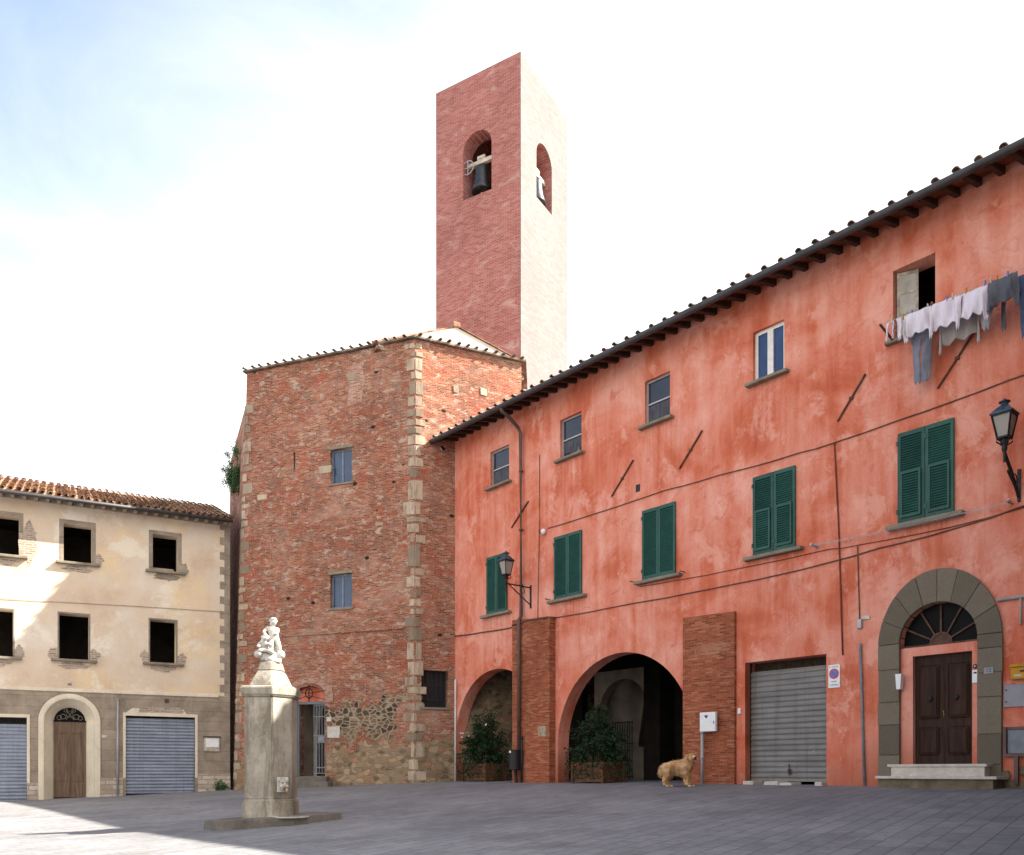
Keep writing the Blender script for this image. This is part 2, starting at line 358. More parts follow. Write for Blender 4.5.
def rolled(name, c, rustc, amt):
    t = NT(name, .55, .4); o = t.obj(); t.b.inputs['Metallic'].default_value = .35
    a = t.noise(t.map(o, (.6, .6, 3)), 1.6, 8, .65)
    col = t.ramp(a, [(0.3, tuple(x * .75 for x in c)), (0.7, tuple(x * 1.25 for x in c))])
    s = t.noise(o, 5, 7, .72); col = t.mix(t.ramp(s, [(.66, 0.), (.70, amt)]), col, rustc)
    dr_ = t.noise(t.map(o, (5, 5, .35)), 1.0, 7, .7); col = t.mix(t.ramp(dr_, [(.50, 0.), (.72, .65)]), col, tuple(x * .55 for x in c))
    rs = t.noise(t.map(o, (1, 1, 1.5), (4, 1, 1)), 2.6, 8, .75); col = t.mix(t.ramp(rs, [(.64, 0.), (.72, .7)]), col, (.17, .10, .07))
    t.bump(t.noise(o, 2.2, 4), .6, .03)
    return t.color(col)
M['roller'] = rolled('grey roller shutter', (.205, .195, .185), (.42, .41, .40), .6)
M['roller_blue'] = rolled('blue grey roller shutter', (.225, .25, .315), (.50, .50, .52), .8)

def glass(name, c, rough=.06, spec=.5):
    t = NT(name, rough, spec); o = t.obj()
    f = t.noise(o, 1.5, 4); t.bump(t.noise(o, 1.2, 2), .04, .05)
    return t.color(t.ramp(f, [(0.3, tuple(x * .7 for x in c)), (0.7, tuple(x * 1.3 for x in c))]))
M['glass_dark'] = glass('dark window glass', (.030, .032, .040), .10, .45)
M['glass_painted_sky'] = glass('glass with painted sky reflection', (.040, .075, .145), .08, .45)  # blue of the reflected sky is put into the base colour
M['glass_blue'] = glass('blue window glass', (.022, .050, .14), .08, .4)
M['glass_black'] = glass('unlit fanlight glass', (.004, .004, .0045), .5, .08)
def frosted(name, c):
    t = NT(name, .35, .4); t.b.inputs['Transmission Weight'].default_value = .35; return t.color(c)
M['old_pane'] = simple('dusty pale pane', (.40, .38, .33), .5, .4, var=.15, scale=4)
M['frosted'] = frosted('milky lamp glass', (.42, .38, .33))
M['netting'] = simple('dim net curtain', (.085, .085, .10), .9, .1, var=.15, scale=5)
M['curtain'] = simple('pale curtain', (.42, .42, .44), .9, .1, var=.15, scale=5)

def tiles(name, c, c2, c3):
    t = NT(name, .92, .12); o = t.obj()
    a = t.noise(t.map(o, (1, .7, .7)), 3.2, 3, .5)
    col = t.ramp(a, [(0.32, c), (0.5, c2), (0.68, c3)])
    v_ = t.n('ShaderNodeTexVoronoi', {'Vector': t.map(o, (4.3, 2.4, 2.4)), 'Scale': 1.0}).outputs[1]
    col = t.mix(.75, col, t.ramp(t.sep(v_)[0], [(0, (.55, .5, .5)), (.5, (1., 1., 1.)), (1, (1.35, 1.5, 1.7))]), 'MULTIPLY')
    l = t.noise(o, 1.1, 8, .7); col = t.mix(t.ramp(l, [(.50, 0.), (.62, .75)]), col, (.10, .085, .06))
    l2 = t.noise(o, 9, 6, .7); col = t.mix(t.ramp(l2, [(.60, 0.), (.68, .7)]), col, (.42, .36, .20))
    t.bump(t.noise(o, 24, 5), .4, .01)
    return t.color(col)
M['tiles'] = tiles('weathered terracotta roof tiles', (.22, .10, .07), (.33, .18, .11), (.42, .29, .18))
M['tiles_dark'] = tiles('dark roof tiles', (.12, .085, .07), (.20, .15, .12), (.30, .25, .2))

M['tiles_moss'] = tiles('mossy pale roof tiles', (.20, .15, .12), (.29, .22, .17), (.38, .32, .26))
def paving(name):
    t = NT(name, .78, .3); o = t.obj()
    v = t.map(o, (1, 1, 1), (0, 0, 0), (0, 0, R(-50)))
    nd = t.n('ShaderNodeTexNoise', {'Vector': o, 'Scale': 1.5, 'Detail': 3})
    d = t.n('ShaderNodeVectorMath', {0: nd.outputs[1], 'Scale': .03}, operation='SCALE').outputs[0]
    v = t.n('ShaderNodeVectorMath', {0: v, 1: d}, operation='ADD').outputs[0]
    bk = t.n('ShaderNodeTexBrick', {'Vector': v, 'Color1': (0, 0, 0), 'Color2': (1, 1, 1), 'Mortar': (.5, .5, .5), 'Scale': 1., 'Mortar Size': .008, 'Mortar Smooth': .5,
                                    'Brick Width': .62, 'Row Height': .27}, offset=.37, offset_frequency=2)
    col = t.ramp(bk.outputs[0], [(0, (.188, .188, .196)), (.5, (.213, .212, .218)), (1, (.240, .237, .240))])
    a = t.noise(o, .35, 8, .65, .4); col = t.mix(.7, col, t.ramp(a, [(.3, (.62, .62, .63)), (.7, (1.34, 1.32, 1.30))]), 'MULTIPLY')
    f = t.noise(o, 9, 7, .68); col = t.mix(.5, col, t.ramp(f, [(.25, (.62, .62, .62)), (.75, (1.3, 1.3, 1.3))]), 'MULTIPLY')
    col = t.mix(t.math('MULTIPLY', bk.outputs[1], .9), col, (.055, .050, .048))
    s = t.noise(t.map(o, (1, 1, 1), (7, 3, 0)), 2.4, 7, .7, .5); col = t.mix(t.ramp(s, [(.60, 0.), (.72, .55)]), col, (.10, .093, .09))
    d4 = t.noise(t.map(o, (1, 1, 1), (8, 1, 0)), .8, 9, .72, .6); col = t.mix(t.ramp(d4, [(.54, 0.), (.66, .5)]), col, (.115, .105, .10))
    d3 = t.noise(t.map(o, (1, 1, 1), (2, 5, 0)), 16, 3, .6); col = t.mix(t.ramp(d3, [(.74, 0.), (.77, .7)]), col, (.07, .06, .05))
    s2 = t.noise(t.map(o, (1, 1, 1), (1, 9, 0)), 1.3, 8, .72); col = t.mix(t.ramp(s2, [(.60, 0.), (.75, .5)]), col, (.30, .29, .285))
    t.bump(t.math('SUBTRACT', f, t.math('MULTIPLY', bk.outputs[1], 1.6)), .35, .015)
    return t.color(col)
M['paving'] = paving('grey stone paving')

def leafmat(name, c, c2, trans=.0):
    t = NT(name, .6, .25)
    r = t.noise(t.obj(), 9, 3)
    t.b.inputs['Subsurface Weight'].default_value = 0
    return t.color(t.ramp(r, [(0.35, c), (0.65, c2)]))
M['leaf'] = leafmat('oleander leaves', (.006, .018, .006), (.022, .050, .015))
M['ivy'] = leafmat('wall plant leaves', (.03, .08, .03), (.08, .16, .06))
def furmat(name, c, c2):
    t = NT(name, .9, .1); r = t.noise(t.obj(), 6.5, 5, .65)
    return t.color(t.ramp(r, [(0.35, c), (0.62, c2)]))
M['fur'] = furmat('golden fur', (.42, .19, .070), (.85, .64, .40))
M['fur_pale'] = furmat('cream fur', (.52, .38, .24), (.70, .56, .40))
def cloth(name, c, var=.1):
    t = NT(name, .95, .1); f = t.noise(t.obj(), 6, 5)
    t.bump(t.noise(t.map(t.obj(), (6, 6, 1.5)), 2, 4), .5, .02)
    return t.color(t.ramp(f, [(.3, tuple(x * (1 - var) for x in c)), (.7, tuple(min(1, x * (1 + var)) for x in c))]))
M['cloth_white'] = cloth('white lilac cotton', (.68, .63, .70), .06)
M['cloth_grey'] = cloth('pale grey cotton', (.30, .30, .33))
M['cloth_beige'] = cloth('grey beige cotton', (.36, .33, .32))
M['cloth_slate'] = cloth('slate grey cotton', (.105, .11, .135))
M['denim'] = cloth('blue denim', (.07, .095, .17), .2)
M['denim_pale'] = cloth('faded grey denim', (.20, .215, .27), .2)

# ------------------------------------------------------------------ mesh helpers
def children_link(o, parent, loc=(0, 0, 0), rot=(0, 0, 0)):
    COL.objects.link(o)
    if parent is not None: o.parent = parent
    o.location = loc; o.rotation_euler = rot
    return o
def tag(o, label=None, cat=None, group=None, kind=None):
    if label: o['label'] = label
    if cat: o['category'] = cat
    if group: o['group'] = group
    if kind: o['kind'] = kind
    return o
def empty(name, loc, rz, label, cat, group=None):
    o = bpy.data.objects.new(name, None); o.empty_display_size = .3
    children_link(o, None, loc, (0, 0, rz))
    return tag(o, label, cat, group)

class MB:
    def __init__(s): s.bm = bmesh.new()
    def quad(s, *pts):
        vs = [s.bm.verts.new(p) for p in pts]; return s.bm.faces.new(vs)
    def box(s, x0, x1, y0, y1, z0, z1, bevel=0.0, mat=None, jit=0.0):
        b = bmesh.new()
        vs = [b.verts.new((x, y, z)) for z in (z0, z1) for y in (y0, y1) for x in (x0, x1)]
        for f in ((0, 2, 3, 1), (4, 5, 7, 6), (0, 1, 5, 4), (2, 6, 7, 3), (0, 4, 6, 2), (1, 3, 7, 5)): b.faces.new([vs[i] for i in f])
        if jit:
            for v in b.verts: v.co += Vector((random.uniform(-jit, jit), random.uniform(-jit, jit), random.uniform(-jit, jit)))
        if bevel: bmesh.ops.bevel(b, geom=list(b.edges), offset=bevel, segments=1, affect='EDGES')
        s.join(b, mat); return s
    def join(s, b, mat=None):
        if mat is not None: bmesh.ops.transform(b, matrix=mat, verts=b.verts)
        me = bpy.data.meshes.new('tmp'); b.to_mesh(me); b.free(); s.bm.from_mesh(me); bpy.data.meshes.remove(me)
    def tube(s, pts, r, seg=8, cap=True, taper=None):
        pts = [Vector(p) for p in pts]; rings = []
        n = len(pts); up = Vector((0, 0, 1))
        for i, p in enumerate(pts):
            t = (pts[min(i + 1, n - 1)] - pts[max(i - 1, 0)]).normalized()
            a = t.cross(up)
            if a.length < 1e-3: a = t.cross(Vector((1, 0, 0)))
            a.normalize(); b = a.cross(t).normalized()
            rr = r if taper is None else r * (1 + (taper - 1) * i / (n - 1))
            rings.append([s.bm.verts.new(p + (a * math.cos(2 * PI * k / seg) + b * math.sin(2 * PI * k / seg)) * rr) for k in range(seg)])
        for i in range(n - 1):
            for k in range(seg): s.bm.faces.new((rings[i][k], rings[i][(k + 1) % seg], rings[i + 1][(k + 1) % seg], rings[i + 1][k]))
        if cap: s.bm.faces.new(rings[0][::-1]); s.bm.faces.new(rings[-1])
        return s
    def bar(s, a, b, w, h=None):
        h = h or w; a = Vector(a); b = Vector(b); t = (b - a); L = t.length; t.normalize()
        q = t.to_track_quat('Y', 'Z'); m = Matrix.Translation(a) @ q.to_matrix().to_4x4()
        return s.box(-w / 2, w / 2, 0, L, -h / 2, h / 2, mat=m)
    def lathe(s, prof, seg=20, c=(0, 0, 0), mat=None):
        b = bmesh.new(); rings = []
        for r, z in prof: rings.append([b.verts.new((c[0] + r * math.cos(2 * PI * k / seg), c[1] + r * math.sin(2 * PI * k / seg), c[2] + z)) for k in range(seg)])
        for i in range(len(prof) - 1):
            for k in range(seg): b.faces.new((rings[i][k], rings[i][(k + 1) % seg], rings[i + 1][(k + 1) % seg], rings[i + 1][k]))
        b.faces.new(rings[0][::-1]); b.faces.new(rings[-1]); s.join(b, mat); return s
    def prism(s, poly, z0, z1, poly2=None, mat=None):
        b = bmesh.new(); p2 = poly2 or poly; n = len(poly)
        lo = [b.verts.new((p[0], p[1], z0)) for p in poly]; hi = [b.verts.new((p[0], p[1], z1)) for p in p2]
        b.faces.new(lo[::-1]); b.faces.new(hi)
        for i in range(n): b.faces.new((lo[i], lo[(i + 1) % n], hi[(i + 1) % n], hi[i]))
        s.join(b, mat); return s
    def plate(s, poly, y0, y1, mat=None):      # polygon in (x, z), thickness along y
        b = bmesh.new(); n = len(poly)
        f = [b.verts.new((p[0], y0, p[1])) for p in poly]; k = [b.verts.new((p[0], y1, p[1])) for p in poly]
        b.faces.new(f); b.faces.new(k[::-1])
        for i in range(n): b.faces.new((f[(i + 1) % n], f[i], k[i], k[(i + 1) % n]))
        s.join(b, mat); return s
    def sweep_arch(s, cu, spring, bottom, sec, seg=22, squash=1.0):   # section list of (radius, y) closed, round a jamb-arch-jamb path
        rings = []
        def ring(ang, dz):
            return [s.bm.verts.new((cu - r * math.cos(ang), y, spring + dz + r * math.sin(ang) * squash)) for r, y in sec]
        rings.append([s.bm.verts.new((cu - r, y, bottom)) for r, y in sec])
        for i in range(seg + 1): rings.append(ring(PI * i / seg, 0))
        rings.append([s.bm.verts.new((cu + r, y, bottom)) for r, y in sec])
        k = len(sec)
        for a, b in zip(rings, rings[1:]):
            for i in range(k): s.bm.faces.new((a[i], a[(i + 1) % k], b[(i + 1) % k], b[i]))
        s.bm.faces.new(rings[0][::-1]); s.bm.faces.new(rings[-1]); return s
    def build(s, name, mat, parent=None, loc=(0, 0, 0), rot=(0, 0, 0), smooth=False, recalc=True):
        if recalc: bmesh.ops.recalc_face_normals(s.bm, faces=s.bm.faces)
        me = bpy.data.meshes.new(name); s.bm.to_mesh(me); s.bm.free()
        for m in (mat if isinstance(mat, (list, tuple)) else [mat]): me.materials.append(M[m] if isinstance(m, str) else m)
        if smooth:
            for p in me.polygons: p.use_smooth = True
        o = bpy.data.objects.new(name, me)
        return children_link(o, parent, loc, rot)

def arc(cu, spring, r, a0=PI, a1=0.0, seg=24, squash=1.0):
    return [(cu + r * math.cos(a0 + (a1 - a0) * i / seg), spring + r * squash * math.sin(a0 + (a1 - a0) * i / seg)) for i in range(seg + 1)]
def rect(x0, x1, z0, z1): return [(x0, z0), (x1, z0), (x1, z1), (x0, z1)]
def arch_hole(x0, x1, bottom, spring, seg=20, squash=1.0):
    return [(x0, bottom)] + arc((x0 + x1) / 2, spring, (x1 - x0) / 2, seg=seg, squash=squash) + [(x1, bottom)]

def eval_mesh(o, name):
    dg = bpy.context.evaluated_depsgraph_get(); dg.update()
    me = bpy.data.meshes.new_from_object(o.evaluated_get(dg)); me.name = name
    return me
def wall_panel(name, outer, holes, t, mat, parent, y0=0.0, loc=(0, 0, 0), rot=(0, 0, 0)):
    cu = bpy.data.curves.new('tmp', 'CURVE'); cu.dimensions = '2D'; cu.fill_mode = 'BOTH'; cu.extrude = t / 2
    for poly in [outer] + holes:
        sp = cu.splines.new('POLY'); sp.points.add(len(poly) - 1); sp.use_cyclic_u = True
        for p, q in zip(sp.points, poly): p.co = (q[0], q[1], 0, 1)
    tmp = bpy.data.objects.new('tmp', cu); COL.objects.link(tmp)
    me = eval_mesh(tmp, name)
    bpy.data.objects.remove(tmp); bpy.data.curves.remove(cu)
    for v in me.vertices:
        x, y, z = v.co; v.co = (x, y0 + t / 2 - z, y)
    me.materials.clear(); me.materials.append(M[mat])
    me.update()
    o = bpy.data.objects.new(name, me)
    return children_link(o, parent, loc, rot)
def text_part(name, body, size, mat, parent, loc, rot=(PI / 2, 0, 0), depth=.001):
    cu = bpy.data.curves.new('tmp', 'FONT'); cu.body = body; cu.size = size; cu.align_x = 'CENTER'; cu.align_y = 'CENTER'; cu.extrude = depth
    tmp = bpy.data.objects.new('tmp', cu); COL.objects.link(tmp)
    me = eval_mesh(tmp, name); bpy.data.objects.remove(tmp); bpy.data.curves.remove(cu)
    me.materials.clear(); me.materials.append(M[mat])
    return children_link(bpy.data.objects.new(name, me), parent, loc, rot)

def skin_mesh(name, joints, edges, levels=2, root=0):
    me = bpy.data.meshes.new('tmp'); me.from_pydata([j[0] for j in joints], edges, [])
    o = bpy.data.objects.new('tmp', me); COL.objects.link(o)
    o.modifiers.new('skin', 'SKIN')
    sv = me.skin_vertices[0].data
    for i, j in enumerate(joints):
        r = j[1]; sv[i].radius = (r, r) if not isinstance(r, tuple) else r
        sv[i].use_root = (i == root)
    md = o.modifiers.new('sub', 'SUBSURF'); md.levels = levels; md.render_levels = levels
    out = eval_mesh(o, name); bpy.data.objects.remove(o); bpy.data.meshes.remove(me)
    for p in out.polygons: p.use_smooth = True
    return out
def mesh_part(name, me, mat, parent, loc=(0, 0, 0), rot=(0, 0, 0), scale=None):
    me.materials.clear(); me.materials.append(M[mat])
    o = bpy.data.objects.new(name, me)
    children_link(o, parent, loc, rot)
    if scale: o.scale = scale
    return o
def ellipsoid(mb, c, r, rot=None, u=14, v=9):
    b = bmesh.new(); bmesh.ops.create_uvsphere(b, u_segments=u, v_segments=v, radius=1)
    m = Matrix.Translation(c) @ (rot.to_matrix().to_4x4() if rot else Matrix()) @ Matrix.Diagonal((r[0], r[1], r[2], 1))
    mb.join(b, m)

# ------------------------------------------------------------------ the ground: one sheet that climbs towards the houses
CP = np.array([(0, 0, -1.6), (-15, 0, -1.75), (-30, 0, -1.8), (-1.94, 28.9, -.34), (4.6, 21.3, -.31), (9.2, 16, -.31), (12, 12, -.31), (17.6, 6.2, -.35), (24, -2, -.6),
               (-3.23, 28.3, -.40), (-9.9, 30.8, -.68), (-10.9, 31.3, -.72), (-16.2, 28.4, -.97), (-24, 23.5, -1.2), (-4.8, 17, -1.05), (-9, 18, -1.18), (0, 10, -1.09), (5, 6, -1.2),
               (-12, 12, -1.4), (-25, 12, -1.6), (0, -15, -1.9), (4, 30, -.3), (10, 25, -.3), (16, 18, -.3), (-8, 40, -.6), (-20, 38, -1.0)], float)
def _phi(r): return np.where(r > 0, r * r * np.log(r + 1e-9), 0)
_n = len(CP)
_K = _phi(np.linalg.norm(CP[:, None, :2] - CP[None, :, :2], axis=2)) + np.eye(_n) * .5
_P = np.c_[np.ones(_n), CP[:, :2]]
_W = np.linalg.solve(np.block([[_K, _P], [_P.T, np.zeros((3, 3))]]), np.r_[CP[:, 2], 0, 0, 0])
def gz(x, y):
    x = min(max(x, -32), 26); y = min(max(y, -16), 40)
    r = np.hypot(CP[:, 0] - x, CP[:, 1] - y)
    return float(_phi(r) @ _W[:_n] + _W[_n] + _W[_n + 1] * x + _W[_n + 2] * y)
g = MB()
xs = [-900, -300, -120, -60] + [x * 1.0 for x in range(-34, 29)] + [45, 90, 300, 900]
ys = [-900, -300, -100, -40] + [y * 1.0 for y in range(-18, 43)] + [60, 120, 300, 900]
gv = [[g.bm.verts.new((x, y, gz(x, y))) for x in xs] for y in ys]
for j in range(len(ys) - 1):
    for i in range(len(xs) - 1): g.bm.faces.new((gv[j][i], gv[j][i + 1], gv[j + 1][i + 1], gv[j + 1][i]))
tag(g.build('ground', 'paving', smooth=True), kind='structure')

class Frame:
    def __init__(s, P, d):
        s.P = Vector((P[0], P[1], 0)); s.d = Vector((d[0], d[1], 0)).normalized(); s.rz = math.atan2(d[1], d[0]); s.i = Vector((-s.d.y, s.d.x, 0))
    def w(s, u, y, z=0.0): return s.P + s.d * u + s.i * y + Vector((0, 0, z))      # local -> world
    def ground(s, u, y): p = s.w(u, y); return Vector((p.x, p.y, gz(p.x, p.y)))
PK = Frame((-1.937, 28.889), (.65255, -.75774))
LB = Frame((-10.384, 31.3), (.88164, .47191))
CH = Frame((-3.2295, 28.3), (.9334, -.35884))
TW = Frame((.3388, 36.0), (.85976, -.51069))
BOT = -1.6

def coppi(mb, x0, x1, spacing, r, y0, z0, slope, length, step=.42, joff=0.0):
    """rows of half-round cover tiles running up a slope from the eave (y0, z0)"""
    n = int((x1 - x0) / spacing)
    ct, st = math.cos(slope), math.sin(slope)
    for i in range(n + 1):
        x = x0 + i * spacing + random.uniform(-.02, .02)
        L = 0.0; k = 0
        j0 = random.uniform(-.04, .02)
        while L < length:
            rr = r * random.uniform(.93, 1.07); dx = random.uniform(-.012, .012); a0, a1 = L + (j0 if k == 0 else 0), L + step * 1.12
            up = .012 + random.uniform(0, .012)
            ring = []
            for (a, rad, lift) in ((a0, rr, up + .028), (a1, rr * .8, up)):
                row = []
                for sgn, th in ((1, .018), (0, 0)):
                    for q in range(7):
                        ang = PI * q / 6
                        lx = x + dx + (rad - (0 if sgn else .018)) * math.cos(ang); lz = (rad - (0 if sgn else .018)) * math.sin(ang) * .85 + lift
                        row.append(mb.bm.verts.new((lx, y0 + a * ct - lz * st, z0 + a * st + lz * ct)))
                ring.append(row)
            for q in range(6):
                mb.bm.faces.new((ring[0][q], ring[0][q + 1], ring[1][q + 1], ring[1][q]))
                mb.bm.faces.new((ring[0][7 + q + 1], ring[0][7 + q], ring[1][7 + q], ring[1][7 + q + 1]))
                mb.bm.faces.new((ring[0][q + 1], ring[0][q], ring[0][7 + q], ring[0][7 + q + 1]))
            L += step; k += 1
    return mb

def sill(parent, x0, x1, ztop, depth=.17, h=.085, mat='sill', slope=.0):
    b = MB(); b.box(x0, x1, -depth, .0, ztop - h, ztop, bevel=.012, jit=.004)
    return b.build('window_sill', mat, parent)

# ================================================================== the long pink house
pk = empty('townhouse', PK.w(0, 0), PK.rz, 'long salmon pink plaster house with green shutters and an arched portico', 'house')
UE = 27.0
a1 = [(.08, BOT)] + [(.08, 1.15)] + [p for p in arc(2.2, 1.15, 2.12, seg=40) if p[0] < 3.3][1:] + [(3.3, 1.15 + math.sqrt(2.12 ** 2 - 1.1 ** 2)), (3.3, BOT)]
a2 = [(5.04, BOT)] + [p for p in arc(7.5, .77, 2.46, seg=44) if p[0] < 9.72] + [(9.72, .77 + math.sqrt(2.46 ** 2 - 2.22 ** 2)), (9.72, BOT)]
HW = [(1.9, 2.83, 9.13, 10.29), (5.14, 6.02, 9.13, 10.31), (8.37, 9.21, 9.13, 10.32), (11.68, 12.5, 9.13, 10.33), (15.0, 15.85, 8.85, 10.3)]
holes = [rect(*h) for h in HW]
holes.append(arch_hole(15.19, 16.57, .05, 2.64))
holes.append(rect(11.46, 13.53, BOT - .2, 2.57))
outer = [(0, BOT - .5), (.08, BOT - .5)]
# the arches reach the ground: cut them out of the outline itself
outer = [(0, BOT)] + a1 + [(5.02, BOT)] + a2 + [(11.46, BOT), (11.46, 2.57), (13.53, 2.57), (13.53, BOT), (UE, BOT), (UE, 11.35), (0, 11.35)]
holes = [rect(*h) for h in HW] + [arch_hole(15.16, 16.65, -.02, 2.60)]
wall_panel('wall', outer, holes, .45, 'pink', pk)
b = MB()
b.box(-.02, UE, 8.6, 9.0, BOT, 11.35)
b.box(UE - .4, UE + .001, .452, 8.6, BOT, 11.35)
b.box(.6, 1.0, 4.5, 8.6, BOT, 11.35)
b.build('rear_wall', 'pink', pk)
b = MB()
b.box(.02, UE - .41, .452, 8.59, 4.0, 4.2)      # portico ceiling
b.box(.02, UE - .41, .452, 8.59, 8.0, 8.15)
b.box(10.6, 10.8, .452, 8.59, BOT, 3.99)
b.box(14.1, 14.25, .452, 8.59, BOT, 3.99)
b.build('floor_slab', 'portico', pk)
# portico back wall with inner arch
wall_panel('portico_wall', [(2.70, BOT), (2.92, BOT), (2.92, 1.98)] + arc(4.02, 1.98, 1.10, seg=20) + [(5.12, 1.98), (5.12, BOT), (5.28, BOT), (5.28, 3.40), (2.70, 3.40)], [], .35, 'inner', pk, y0=4.0)
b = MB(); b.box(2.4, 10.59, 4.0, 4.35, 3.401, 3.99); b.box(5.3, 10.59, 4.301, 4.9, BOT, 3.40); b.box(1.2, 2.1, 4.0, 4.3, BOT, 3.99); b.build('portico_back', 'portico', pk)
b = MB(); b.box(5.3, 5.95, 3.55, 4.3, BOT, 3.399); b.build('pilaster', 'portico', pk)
b = MB(); b.box(.6, 5.8, 5.6, 5.9, BOT, 3.99); b.build('courtyard_wall', 'inner', pk)
gt = MB()
for i in range(9): gt.bar((2.75 + i * .11, 4.9, -.3), (2.75 + i * .11, 4.9, 1.72), .022)
for z in (-.2, .35, .95, 1.7): gt.bar((2.7, 4.9, z), (3.68, 4.9, z), .03)
gt.build('iron_gate', 'iron', pk)
b = MB(); b.bar((3.6, 5.5, .9), (4.4, 4.9, 2.4), .3, .2)
b.build('stair_rail', 'wood_dark', pk)
# roof: soffit, rafters, gutter, tiles
EV = .75
sl = math.atan(.30)
b = MB()
def roofz(y): return 11.10 + (y + EV) * .30
b.prism([(-.55, 0), (UE + .4, 0), (UE + .4, 1), (-.55, 1)], 0, .06)
bmesh.ops.delete(b.bm, geom=list(b.bm.verts), context='VERTS')
def slab(mb, x0, x1, ya, yb, za, zb, t):
    mb.quad((x0, ya, za), (x1, ya, za), (x1, yb, zb), (x0, yb, zb)); mb.quad((x0, ya, za + t), (x0, yb, zb + t), (x1, yb, zb + t), (x1, ya, za + t))
    mb.quad((x0, ya, za), (x0, ya, za + t), (x1, ya, za + t), (x1, ya, za)); mb.quad((x0, yb, zb), (x1, yb, zb), (x1, yb, zb + t), (x0, yb, zb + t))
    mb.quad((x0, ya, za), (x0, yb, zb), (x0, yb, zb + t), (x0, ya, za + t)); mb.quad((x1, ya, za), (x1, ya, za + t), (x1, yb, zb + t), (x1, yb, zb))
slab(b, -.55, UE + .4, -EV, 4.4, roofz(-EV), roofz(4.4), .05)
slab(b, -.55, UE + .4, 4.4, 9.5, roofz(4.4), roofz(-EV) , .05)
rf = b.build('roof', 'soffit', pk)
b = MB(); coppi(b, -.45, 19.5, .405, .075, -EV - .07, roofz(-EV) + .015, sl, 1.6)
slab(b, 19.5, UE + .4, -EV - .03, 4.4, roofz(-EV) + .055, roofz(4.4) + .055, .07)
slab(b, -.55, 19.5, .7, 4.4, roofz(.7) + .055, roofz(4.4) + .055, .07)
slab(b, -.55, UE + .4, 4.402, 9.5, roofz(4.4) + .055, roofz(-EV) + .055, .07)
b.build('roof_tiles', 'tiles_dark', rf, recalc=True)
rmesh = None
x = -.25; k = 0
rb = MB()
slr = math.atan(.30)
for (y0_, y1_) in ((-.70, .02),):
    rb.quad((-.05, y0_, roofz(y0_) - .10), (.05, y0_, roofz(y0_) - .10), (.05, y1_, roofz(y1_) - .15), (-.05, y1_, roofz(y1_) - .15))
    rb.quad((-.05, y0_, roofz(y0_) - .002), (-.05, y1_, roofz(y1_) - .002), (.05, y1_, roofz(y1_) - .002), (.05, y0_, roofz(y0_) - .002))
    rb.quad((-.05, y0_, roofz(y0_) - .10), (-.05, y0_, roofz(y0_) - .002), (.05, y0_, roofz(y0_) - .002), (.05, y0_, roofz(y0_) - .10))
    rb.quad((-.05, y0_, roofz(y0_) - .10), (-.05, y1_, roofz(y1_) - .15), (-.05, y1_, roofz(y1_) - .002), (-.05, y0_, roofz(y0_) - .002))
    rb.quad((.05, y0_, roofz(y0_) - .10), (.05, y0_, roofz(y0_) - .002), (.05, y1_, roofz(y1_) - .002), (.05, y1_, roofz(y1_) - .15))
r0 = rb.build('rafter', 'wood_dark', rf, (x, 0, 0)); rmesh = r0
while x < UE - .5:
    x += .403; c = r0.copy(); c.location = (x + random.uniform(-.015, .015), 0, 0); COL.objects.link(c)
b = MB(); b.tube([(-.6, -EV - .07, 11.05), (UE + .3, -EV - .07, 11.05)], .078, 12); b.build('gutter', 'gutter', rf, smooth=True)
b = MB(); b.tube([(3.42, -EV - .07, 11.05), (3.42, -EV - .06, 10.93), (3.44, -.62, 10.84), (3.5, -.22, 10.55), (3.51, -.12, 10.4), (3.51, -.10, 4.85), (3.56, -.16, 4.72), (3.66, -.32, 4.6), (3.68, -.335, 4.4), (3.68, -.335, .2)], .055, 10)
for z in (9.2, 7.4, 5.7): b.tube([(3.51, -.10, z), (3.51, -.10, z + .05)], .066, 10)
b.build('downpipe', 'pipe', pk, smooth=True)
# brick piers
def pier(x0, x1, d, top0, top1):
    b = MB(); y0 = -d
    ft = [(x0, y0, BOT), (x1, y0, BOT), (x1, y0, top1), (x0, y0, top0)]
    bt = [(p[0], .44 if p[0] < 5 else .44, p[2]) for p in ft]
    b.quad(*ft); b.quad(*[(p[0], -.003, p[2]) for p in ft][::-1])
    for i in range(4):
        j = (i + 1) % 4; f, h = ft[i], ft[j]; b.quad(h, f, (f[0], -.003, f[2]), (h[0], -.003, h[2]))
    return b.build('brick_pier', 'brick_pier', pk)
pier(3.27, 4.94, .25, 4.66, 4.52); pier(9.69, 11.22, .09, 3.87, 3.82)
b = MB(); b.box(3.27, 3.30, -.24, .45, BOT, 3.0); b.box(9.69, 9.72, -.08, .45, BOT, 2.0); b.build('pier_return', 'brick_pier', pk)
b = MB(); b.box(4.46, 4.82, -.262, -.251, 1.02, 1.33, .006); b.build('pier_plaque', 'quoin', pk)
